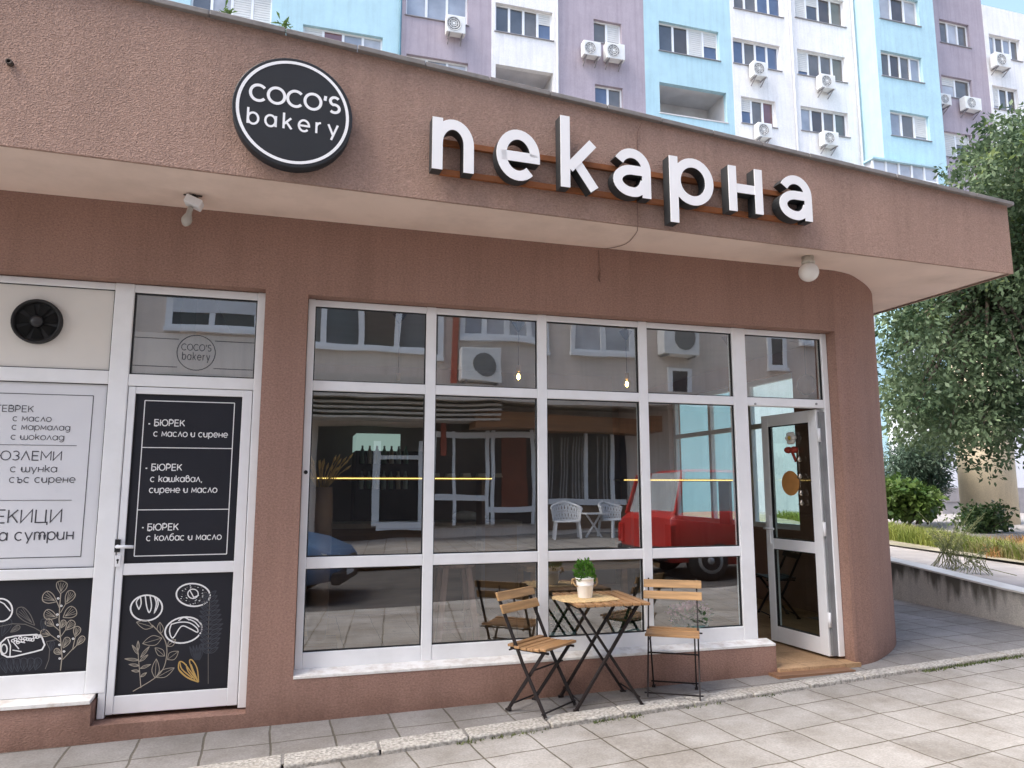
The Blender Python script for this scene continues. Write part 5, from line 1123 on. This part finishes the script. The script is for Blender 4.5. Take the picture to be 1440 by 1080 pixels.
def blades(name, n, fn, h0, h1, mat, lab, w=.007, lean=1.1):
    V = []; F = []
    for k in range(n):
        p = fn(); h = random.uniform(h0, h1); a = random.uniform(0, 6.283); l = random.uniform(0, lean)*h; s = np.array([-math.sin(a), math.cos(a), 0])*w; tip = p+np.array([math.cos(a)*l, math.sin(a)*l, h]); i = len(V); mid = p+np.array([math.cos(a)*l*.3, math.sin(a)*l*.3, h*.6])
        V += [p-s, p+s, mid+s*.8, mid-s*.8, tip]; F += [(i, i+1, i+2, i+3), (i+3, i+2, i+4)]
    mb = MB(); mb.arrays(V, F); return struct(name, mb, mat, lab, kind='stuff')
gdry = leafmat('dry_grass', (.20, .20, .08), (.46, .41, .22), .35); ggrn = leafmat('green_grass', (.12, .18, .03), (.30, .33, .08), .35)
def on_verge(lo, hi):
    def f():
        i = random.randrange(len(Q)-1); t = random.random(); a, b = np.array(Q[i]), np.array(Q[i+1]); p = a+(b-a)*t; d = lo+(hi-lo)*random.random(); q = p+np.array([.3, .95])*d; return np.array([q[0], q[1], TZ0+.01])
    return f
blades('dry_grass', 15000, on_verge(-.3, 3.2), .04, .24, gdry, 'dry straw coloured grass along the edge of the terrace')
blades('green_grass', 12000, on_verge(.9, 7), .06, .3, ggrn, 'green grass behind the dry strip on the terrace', .009)
def brown():
    u = random.uniform(1385, 1445); p = onZ(u, random.uniform(764, 786), TZ0); return np.array([p[0], p[1], TZ0+.012])
blades('withered_grass', 900, brown, .05, .2, leafmat('rust_grass', (.24, .13, .05), (.42, .25, .10), .3), 'reddish withered grass at the edge of the asphalt')
# block with cream column behind the tree
cA = onZ(1326, 722, TZ0); cB_ = onZ(1392, 737, TZ0); YC = cA[1]
NB = thing('white_house', (cA[0]+3, YC, TZ0), 'white walled house with grey base and a broad cream column behind the tree', 'house')
hx0, hx1 = cA[0], cA[0]+9; zp = onY(1340, 686, YC)[2]
mb = MB(); mb.box((hx0, YC, TZ0-.3), (hx1, YC+4, 4.6)); ob('wall', mb, stucco('house_white', (.74, .75, .78), .15, .1), NB)
mb = MB(); mb.box((hx0-.015, YC-.02, TZ0-.3), (hx1+.015, YC+4.02, zp)); mb.box((hx0+.15, YC-.05, TZ0+.42), (onY(1354, 706, YC)[0], YC-.02, TZ0+.46)); ob('plinth', mb, M('plinth_grey', (.30, .28, .28), .9, .1, dirt=(.2, .19, .18), var2=.4), NB)
cl, cr_ = onZ(1357, 737, TZ0), onZ(1429, 737, TZ0); rc = .5*np.linalg.norm(cr_-cl); cc_ = (cl+cr_)/2+np.array([.76, .65, 0])*rc*.85
mb = MB(); mb.lathe([(rc, TZ0-.2), (rc, 5.0)], (cc_[0], cc_[1], 0), 40); ob('column', mb, stucco('column_cream', (.66, .58, .43), .12, .1), NB)

def foliage(name, clumps, nleaf, size, mat, parent=None, spread=1.0, narrow=.42, droop=.25, fold=True):
    """clumps: list of (centre, radius); leaves scattered through each clump, denser at its rim"""
    V = []; F = []
    for c, r in clumps:
        n = max(4, int(nleaf*(r**2)))
        d = rng.normal(size=(n, 3)); d /= np.linalg.norm(d, axis=1)[:, None]; rad = r*rng.random(n)**.45
        P = np.array(c)+d*rad[:, None]*np.array([1, 1, .8])
        ax = d*.7+rng.normal(size=(n, 3))*.6; ax[:, 2] -= droop; ax /= np.linalg.norm(ax, axis=1)[:, None]
        sd_ = np.cross(ax, rng.normal(size=(n, 3))*.8+np.array([0, 0, 1.0])); sd_ /= np.linalg.norm(sd_, axis=1)[:, None]+1e-9
        l = size*rng.uniform(.6, 1.35, n)[:, None]; w = l*narrow; i0 = len(V)
        A, Bq, Cq, Dq = P, P+ax*l*.5+sd_*w, P+ax*l, P+ax*l*.5-sd_*w
        V += list(np.stack([A, Bq, Cq, Dq], 1).reshape(-1, 3)); F += [(i0+4*k, i0+4*k+1, i0+4*k+2, i0+4*k+3) for k in range(n)]
    mb = MB(); mb.v = [tuple(map(float, p)) for p in V]; mb.f = [list(f) for f in F]; mb.m = [0]*len(F); mb.s = [False]*len(F)
    return ob(name, mb, mat, parent)
# ash tree
tp = np.array([14.6, 5.9, TZ0]); TR = thing('ash_tree', tp, 'large leafy tree with a broad hanging crown beside the shop', 'tree')
bark = M('bark', (.09, .07, .055), .9, .3, 6, .8, 30)
cc0 = at(1372, 425, 14.2); fol = []
mb = MB(); top = np.array([cc0[0]+.6, cc0[1]+.2, 5.4]); mb.tube(catmull([tp, tp+np.array([-.1, 0, 1.3]), tp+np.array([-.25, .05, 2.6]), top], 4), list(np.linspace(.24, .10, 13)), 12)
def px_clumps(specs):
    out = []
    for u, v, dist, r in specs: out.append((at(u, v, dist), r))
    return out
base = []
for k in range(1100):
    u = random.uniform(1236, 1600); v = random.uniform(175, 660); dist = random.uniform(12.2, 16.4)
    # outline of the crown in the picture
    edge_l = np.interp(v, [170, 215, 300, 380, 450, 560, 620, 650, 665], [1392, 1345, 1350, 1300, 1236, 1238, 1252, 1290, 1320])
    edge_b = np.interp(u, [1236, 1262, 1290, 1330, 1380, 1440, 1600], [560, 622, 640, 640, 655, 640, 610])
    if u < edge_l+16+max(0, dist-14.6)*8 or v > edge_b-14-abs(dist-14.2)*9: continue
    p = at(u, v, dist)
    base.append((p, random.uniform(.26, .52)))
# rim clumps that give the outline its bumps
for u, v, r in ((1244,452,.26),(1242,500,.24),(1243,545,.24),(1246,585,.24),(1255,605,.26),(1262,455,.34),(1256,500,.34),(1258,545,.33),(1268,590,.32),(1282,618,.30),(1305,628,.30),(1335,632,.30),(1362,640,.30),(1385,650,.28),(1412,648,.28),(1436,640,.3),(1250,480,.26),(1276,440,.3),(1300,425,.34),(1350,255,.34),(1340,235,.28),(1368,205,.34),(1400,185,.34),(1430,178,.32),(1335,262,.22),(1375,235,.4),(1410,225,.42),(1440,215,.4),(1360,290,.4),(1325,380,.4),(1345,370,.4),(1248,525,.22),(1262,570,.22),(1330,244,.2),(1352,222,.2),(1385,180,.22),(1418,168,.2),(1345,650,.2),(1372,660,.2),(1395,668,.18)):
    base.append((at(u, v, random.uniform(12.6, 14.6)), r))
for c, r in base:
    if random.random() < .22: mb.tube([top+(np.array(c)-top)*.0, top+(np.array(c)-top)*.5+np.array([0, 0, .25]), c], [.06, .03, .008], 5)
ob('trunk', mb, bark, TR)
lg = leafmat('ash_leaf', (.022, .052, .022), (.175, .245, .13), .3)
foliage('crown', base, 600, .108, lg, TR, narrow=.25, droop=.45)
lb = [(c, r*.7) for c, r in base if c[2] > 4.5]
foliage('crown_tips', [b for i, b in enumerate(lb) if i % 3 == 0], 260, .12, leafmat('ash_leaf_pale', (.10, .16, .045), (.22, .28, .10), .4), TR, narrow=.22, droop=.2)  # paler leaves in some clumps high in the crown
# juniper-like bush and leafy shrubs
def bush(name, spec, n, size, mat, lab, cat, narrow=.3, droop=0., stems=5):
    cs = px_clumps(spec); lo = min(c[2]-r for c, r in cs); cen = np.mean([c for c, r in cs], 0)
    t = thing(name, (cen[0], cen[1], TZ0), lab, cat); foliage('foliage', cs, n, size, mat, t, narrow=narrow, droop=droop)
    mb = MB()
    for k in range(stems): c = cs[k*len(cs)//stems][0]; mb.tube([(cen[0]+random.uniform(-.2, .2), cen[1]+random.uniform(-.1, .1), TZ0), ((cen[0]+c[0])/2, (cen[1]+c[1])/2, (TZ0+c[2])/2), c], [.03, .02, .006], 5)
    ob('stem', mb, bark, t); return t
sp = []
for k in range(120):
    u = random.uniform(1248, 1320); v = random.uniform(612, 700)
    if v < np.interp(u, [1240, 1262, 1290, 1325], [670, 640, 618, 606]): continue
    sp.append((u, v, random.uniform(18.5, 20.2), random.uniform(.25, .5)))
bush('conifer_bush', sp, 900, .15, leafmat('conifer', (.045, .085, .055), (.11, .16, .11), .2), 'grey green feathery conifer bush behind the bright green shrub', 'bush', .12, .2)
sp = [(random.uniform(1236, 1312), 0, random.uniform(17.0, 18.4), random.uniform(.18, .34)) for k in range(70)]
sp = [(u, random.uniform(np.interp(u, [1236, 1260, 1290, 1322], [682, 680, 690, 704]), 718), d, r) for u, _, d, r in sp]
bush('leafy_shrub', sp, 1000, .15, leafmat('bright_leaf', (.045, .10, .02), (.16, .235, .06), .35), 'bright green leafy shrub between the shop corner and the white wall', 'shrub', .3, .3)
sp = [(random.gauss(1388, 22), random.gauss(733, 8), random.uniform(15.4, 16.4), random.uniform(.10, .22)) for k in range(46)]+[(1405, 708, 15.6, .10), (1398, 716, 15.6, .11), (1412, 715, 15.6, .1), (1362, 728, 15.6, .12), (1372, 722, 15.6, .12), (1385, 718, 15.6, .13)]
bush('dark_shrub', sp, 1300, .10, leafmat('dark_leaf', (.03, .07, .02), (.10, .15, .05), .25), 'dark green low shrub at the foot of the cream column', 'shrub', .32, .1)
# wispy weed by the low wall
def wisp(u, v, lab, h, n):
    p = onZ(u, v, TZ0-.02); t = thing('wispy_weed', p, lab, 'weed', 'wispy weeds by the low wall'); mb = MB(); lf = MB()
    for k in range(n):
        a = random.uniform(0, 6.283); l = h*random.uniform(.4, 1); tip = p+np.array([math.cos(a)*l*.6, math.sin(a)*l*.6, l]); mid = p+np.array([math.cos(a)*l*.2, math.sin(a)*l*.2, l*.6]); b0 = p+np.array([random.gauss(0, .13), random.gauss(0, .13), 0])
        mb.tube([b0, mid, tip], [.004, .003, .0015], 4)
        for j in range(14):
            tt = random.uniform(.25, 1); c = mid+(tip-mid)*(tt*2-1) if tt > .5 else b0+(mid-b0)*tt*2; d = np.array([random.gauss(0, 1), random.gauss(0, 1), random.gauss(.5, .6)]); d /= np.linalg.norm(d); s = np.cross(d, [.2, .4, .9]); s /= np.linalg.norm(s); q = random.uniform(.02, .04); lf.face([c, c+d*q*.5+s*q*.22, c+d*q, c+d*q*.5-s*q*.22])
    ob('stem', mb, M('weed_stem', (.20, .22, .10), .8, .2), t); ob('leaves', lf, MATS.get('wispy_leaf') or leafmat('wispy_leaf', (.12, .16, .06), (.34, .36, .18), .35), t)
wisp(1338, 800, 'wispy grey green weed standing behind the low wall, larger of the two', .75, 50); wisp(1372, 806, 'wispy yellowing weed standing behind the low wall, smaller and nearer the picture edge', .38, 20)
# ------------------------------------------------------------------ across the street (seen mirrored in the panes)
YO = 13.0
def PO(u, v, y=YO): return onY(u, v, y)
def bo(mb, u0, u1, v0, v1, y0, y1, mi=0):
    um, vm = (u0+u1)/2, (v0+v1)/2; a, b = onY(u0, vm, y0)[0], onY(u1, vm, y0)[0]; zt, zb = onY(um, v0, y0)[2], onY(um, v1, y0)[2]; mb.box((a, -y1, zb), (b, -y0, zt), mi); return a, b, zb, zt
OB = thing('facing_building', (3, -YO, .2), 'beige building across the street with white windows and a shop row, mirrored in the panes', 'building')
ow = stucco('facing_wall', (.70, .61, .54), .25, .2)
mb = MB(); mb.box((-16, -YO-8, -.2), (40, -YO, 16)); ob('wall', mb, ow, OB)
z1 = PO(700, 572)[2]; z2 = PO(700, 598)[2]
mb = MB(); mb.box((-16, -YO+.001, z1), (40, -YO+1.3, z1+.35)); 
for k in range(4): mb.box((-16, -YO+.002, z1-.12-.11*k), (PO(690, 590)[0], -YO+1.1-.05*k, z1-.07-.11*k))
ob('balcony_slab', mb, M('slab_beige', (.60, .53, .46), .9, .1), OB)
dk = M('shop_dark', (.035, .03, .03), .3, .3, 1)
def owin(u0, u1, v0, v1, n, cols, sill=True):
    mb = MB(); um, vm = (u0+u1)/2, (v0+v1)/2; a, b = PO(u0, vm)[0], PO(u1, vm)[0]; zt, zb = PO(um, v0)[2], PO(um, v1)[2]; y = -YO
    for z0, z1_ in ((zb, zb+.08), (zt-.08, zt)): mb.box((a, y+.003, z0), (b, y+.06, z1_))
    for i in range(n+1): xm = a+(b-a)*i/n; mb.box((xm-.07, y+.002, zb+.001), (xm+.07, y+.065, zt-.001))
    mb.box((a-.08, y+.002, zb-.10), (b+.08, y+.14, zb-.002)); f = ob('window', mb, bfr, OB); p = MB()
    for i in range(n): q0, q1 = a+(b-a)*i/n, a+(b-a)*(i+1)/n; p.face([(q1, y+.03, zb), (q0, y+.03, zb), (q0, y+.03, zt), (q1, y+.03, zt)], i)
    ob('pane', p, [pan[c] for c in cols], f)
owin(395, 605, 395, 497, 4, (1, 0, 4, 0)); owin(636, 762, 395, 477, 4, (6, 2, 2, 2)); owin(770, 778, 440, 485, 1, (2,)); owin(815, 900, 420, 487, 2, (2, 2)); owin(1075, 1098, 480, 525, 1, (4,)); owin(1120, 1150, 440, 490, 2, (4, 4)); owin(944, 975, 520, 565, 1, (4,))
owin(236, 365, 400, 462, 2, (4, 4)); owin(20, 150, 400, 470, 2, (1, 6))
mb = MB(); a, b, zb, zt = bo(mb, 240, 365, 395, 440, YO-.08, YO-.04); ob('shutter', mb, M('shutter', (.55, .57, .60), .6, .05), OB)
mb = MB(); bo(mb, 608, 755, 590, 738, YO-.07, YO-.001); bo(mb, 765, 890, 590, 706, YO-.07, YO-.001); bo(mb, 430, 606, 600, 760, YO-.06, YO-.001); ob('shop_glazing', mb, dk, OB)
mb = MB()
for u in (611, 640, 688, 695, 752, 768, 835, 872): bo(mb, u-2.2, u+2.2, 606, 738 if u < 760 else 706, YO-.14, YO-.071)
for u0, u1, v in ((608, 755, 612), (608, 690, 700), (690, 755, 716), (765, 890, 704)): bo(mb, u0, u1, v-4, v+4, YO-.139, YO-.072)
for u in (515, 580): bo(mb, u-5, u+5, 620, 742, YO-.14, YO-.071)
bo(mb, 515, 600, 736, 748, YO-.139, YO-.072); bo(mb, 515, 600, 640, 646, YO-.139, YO-.072)
ob('shop_frame', mb, bfr, OB)
mb = MB(); bo(mb, 706, 742, 612, 714, YO-.10, YO-.0705); ob('shop_door', mb, M('brown_door', (.16, .045, .025), .4, .2), OB)
mb = MB(); bo(mb, 672, 918, 582, 604, YO-.9, YO-.2); ob('awning', mb, wood('awning_brown', (.30, .13, .05), 'X', .3), OB)
mb = MB()
cmt = M('curtain', (.30, .28, .27), .9, .2)
for k in range(22):
    u = 773+k*4.3
    if random.random() < .55: bo(mb, u, u+1.6, 612, 700, YO-.078, YO-.0715)
ob('curtain', mb, cmt, OB)
mb = MB(); bo(mb, 622, 630, 380, 640, YO-.16, YO-.06); ob('red_pipe', mb, M('pipe_red', (.36, .08, .05), .5, .1), OB)
mb = MB(); bo(mb, 765, 915, 707, 742, YO-.03, YO-.001); ob('shop_base', mb, wood('base_brown', (.20, .11, .06), 'X', .3), OB)
def ac2(u0, u1, v0, v1, lab):
    um, vm = (u0+u1)/2, (v0+v1)/2; a, b = PO(u0, vm, YO-.5)[0], PO(u1, vm, YO-.5)[0]; zt, zb = PO(um, v0, YO-.5)[2], PO(um, v1, YO-.5)[2]; t = thing('air_conditioner', ((a+b)/2, -YO, zb), lab, 'air conditioner', 'air conditioners across the street')
    mb = MB(); mb.box((a, -YO+.05, zb), (b, -YO+.5, zt)); ob('casing', mb, acw, t, bevel=.02); r = (zt-zb)*.36; mb = MB(); mb.lathe([(r, .501), (r, .52)], ((a+b)/2+.08, -YO, (zt+zb)/2), 24, 0, 'Y'); ob('grille', mb, acg, t); sep('bracket', [MB().box((x, -YO+.001, zb-.05), (x+.04, -YO+.5, zb-.003)) for x in (a+.1, b-.14)], sill_m, t)
ac2(636, 694, 488, 536, 'air conditioner mirrored in the second top pane beside the red pipe'); ac2(938, 990, 452, 500, 'air conditioner mirrored in the fourth top pane')
# white plastic armchairs and small table in front of the facing shop
wp = M('white_plastic', (.72, .73, .74), .4, .03)
def plastic_chair(u, v, y, rz, lab):
    p = RY(u, v, y); zf = gz(p[0])+.12
    t = thing('plastic_armchair', (p[0], p[1], zf), lab, 'chair', 'white plastic armchairs across the street', rz)
    for sx in (-1, 1):
        for sy in (-1, 1): mb = MB(); mb.bar((sx*.24, sy*.20, .42), (sx*.29, sy*.25, 0), .05, .05, (0, 1, 0)); ob('leg', mb, wp, t, local=True)
    mb = MB(); mb.box((-.26, -.24, .40), (.26, .25, .43)); ob('seat', mb, wp, t, local=True, bevel=.02)
    def bs(a, h): r = .30+.05*h; return (r*math.sin(a), -.02-r*math.cos(a)*.85, .43+h*(.42-.14*abs(a)/1.5))
    mb = MB(); aa = np.linspace(-1.5, 1.5, 15)
    for i in range(14):
        for q in (0, 1): mb.tube([bs(aa[i]+(aa[i+1]-aa[i])*(f if q else 1-f), f) for f in (0, .33, .66, 1)], .011, 5)
        for q in (0, 1):
            if i < 13: mb.tube([bs(aa[i]+2*(aa[1]-aa[0])*(f if q else 1-f), f) for f in (0, .33, .66, 1)], .011, 5)
    mb.tube([bs(a, 1) for a in aa], .03, 6); mb.tube([bs(a, .02) for a in aa], .02, 6); ob('backrest', mb, wp, t, local=True)
plastic_chair(808, 735, YO-1.6, R(15), 'white lattice armchair left of the small table mirrored in the third pane'); plastic_chair(873, 735, YO-1.6, R(-25), 'white lattice armchair right of the small table mirrored in the third pane')
p = RY(845, 737, YO-1.7); zf = gz(p[0])+.12; t = thing('side_table', (p[0], p[1], zf), 'small white folding side table between the white lattice armchairs', 'table')
mb = MB(); mb.box((p[0]-.28, p[1]-.25, zf+.58), (p[0]+.28, p[1]+.25, zf+.61)); ob('tabletop', mb, wp, t)
for s in (-1, 1): mb = MB(); mb.bar((p[0]-s*.2, p[1]+s*.03, zf+.58), (p[0]+s*.2, p[1]+s*.03, zf), .04, .04, (0, 1, 0)); ob('leg', mb, wp, t)
# cars
tyre = M('tyre', (.018, .018, .018), .85, .2); rim = M('rim', (.45, .46, .47), .35, .1, metal=.7); cgl = M('car_glass', (.30, .33, .35), .04, .1, spec=.9); lampm = M('headlight', (.6, .62, .62), .12, .1); tail = M('tail_lamp', (.35, .02, .015), .25, .1); amber = M('amber_lamp', (.6, .25, .03), .3, .1); plastic = M('bumper_black', (.03, .03, .032), .6, .1)  # car_glass: bright daylight in the windows is put into its pale base colour
def car(name, loc, rz, paint, lab, L=4.05, H=1.48, tall=False):
    t = thing('parked_car', loc, lab, 'car', None, rz); t.name = name; hw = .84; zb = .24; bz = .92
    st = [(-L/2, .45, .80, .78), (-L/2+.12, zb+.05, .90, .82), (-L/2+.9, zb, .93, hw), (-.2, zb, .92, hw), (L/2-1.15, zb, .90, hw), (L/2-.45, zb, .80, .81), (L/2-.1, zb+.06, .68, .74), (L/2, .38, .58, .66)]
    if tall: st = [(x, z0, z1_+.15, w) for x, z0, z1_, w in st]
    mb = MB(); rings = []
    for x, z0, z1_, w in st:
        h = z1_-z0; prof = [(-w*.9, z0), (w*.9, z0), (w, z0+h*.3), (w, z0+h*.7), (w*.93, z1_-.02), (w*.8, z1_), (-w*.8, z1_), (-w*.93, z1_-.02), (-w, z0+h*.7), (-w, z0+h*.3)]; rings.append([mb.vert((x, y, z)) for y, z in prof])
    for i in range(len(rings)-1):
        for k in range(10): mb.f.append([rings[i][k], rings[i][(k+1)%10], rings[i+1][(k+1)%10], rings[i+1][k]]); mb.m.append(0); mb.s.append(True)
    mb.f += [rings[0][::-1], rings[-1]]; mb.m += [0, 0]; mb.s += [False]*2
    # greenhouse: pillars + roof in paint, glazing as a part
    q1, q2_ = (.30, 1.55) if tall else (.42, 1.95); lo = [(-L/2+.10, -.74), (L/2-1.12, -.74), (L/2-1.12, .74), (-L/2+.10, .74)]; hi = [(-L/2+q1, -.64), (L/2-q2_, -.64), (L/2-q2_, .64), (-L/2+q1, .64)]
    mb.hexa([(x, y, H-.05) for x, y in [(h[0]-.02*np.sign(h[0]), h[1]) for h in hi]], [(x*.94, y*.88, H) for x, y in hi], 0, True)
    for (a, b) in zip(lo, hi): mb.bar((a[0], a[1], .86+.15*tall), (b[0], b[1], H-.03), .07, .06, (0, 1, 0))
    for xm in (-.75, .35):
        for s in (-1, 1): mb.bar((xm, s*.755, .90+.15*tall), (xm-.05, s*.615, H-.03), .07, .03, (0, 1, 0))
    ob('body', mb, paint, t, local=True, bevel=.01)
    g = MB(); g.hexa([(x*.99, y*.985, .84+.15*tall) for x, y in lo], [(x*.99, y*.985, H-.04) for x, y in hi]); ob('glazing', g, cgl, t, local=True)
    for x in (-L/2+.75, L/2-.80):
        for s in (-1, 1):
            w = MB(); w.lathe([(.2, s*.62), (.29, s*.62), (.305, s*.66), (.305, s*.80), (.28, s*.845), (.2, s*.845)], (x, 0, .305), 28, 0, 'Y'); wh = ob('wheel', w, tyre, t, local=True)
            w = MB(); w.lathe([(.20, s*.84), (.19, s*.85), (.06, s*.835), (.05, s*.855), (.002, s*.856)], (x, 0, .305), 20, 0, 'Y'); ob('rim', w, rim, wh, local=True)
    for s in (-1, 1):
        w = MB(); w.hexa([(L/2-.16, s*.42, .52), (L/2-.02, s*.42, .52), (L/2-.14, s*.72, .52), (L/2-.30, s*.72, .52)][::s], [(L/2-.22, s*.42, .665), (L/2-.06, s*.42, .655), (L/2-.18, s*.73, .67), (L/2-.34, s*.73, .68)][::s]); ob('headlight', w, lampm, t, local=True)
        w = MB(); w.box((-L/2-.02, s*.60, .55), (-L/2+.14, s*.80, .86)); ob('tail_light', w, tail, t, local=True, bevel=.01)
        w = MB(); w.box((L/2-1.35, s*.80, .93), (L/2-1.18, s*.98, 1.06)); ob('mirror', w, paint, t, local=True, bevel=.03)
        sep('door_handle', [MB().box((x, s*.838, .74), (x+.17, s*.856, .765)) for x in (-.55, .55)], plastic, t, local=True)
    sep('bumper', [MB().box((L/2-.08, -.70, .26), (L/2+.05, .70, .44)), MB().box((-L/2-.06, -.76, .32), (-L/2+.10, .76, .52))], plastic, t, local=True, bevel=.03)
    w = MB(); w.box((L/2-.05, -.36, .50), (L/2+.02, .36, .60)); ob('grille', w, gask, t, local=True)
    sep('number_plate', [MB().box((L/2+.051, -.26, .36), (L/2+.06, .26, .46)), MB().box((-L/2-.075, -.26, .40), (-L/2-.061, .26, .50))], M('plate_white', (.7, .7, .68), .5, .02), t, local=True)
    return t
red = M('paint_red', (.36, .025, .02), .28, .04, 1, spec=.6); blu = M('paint_blue', (.07, .14, .25), .28, .06, 1, spec=.6)
p = onY(975, 817, 5.35)
car('parked_car', (p[0]+1.75, -5.85, gz(p[0])-.13), R(3), red, 'red car parked across from the shop, mirrored in the right panes', 4.5, 1.70, True)
p = onY(430, 860, 4.4)
car('parked_car', (p[0]-1.5, -6.35, gz(p[0])-.13), R(14), blu, 'blue car parked across from the shop, mirrored in the leftmost panes', 4.1, 1.42)
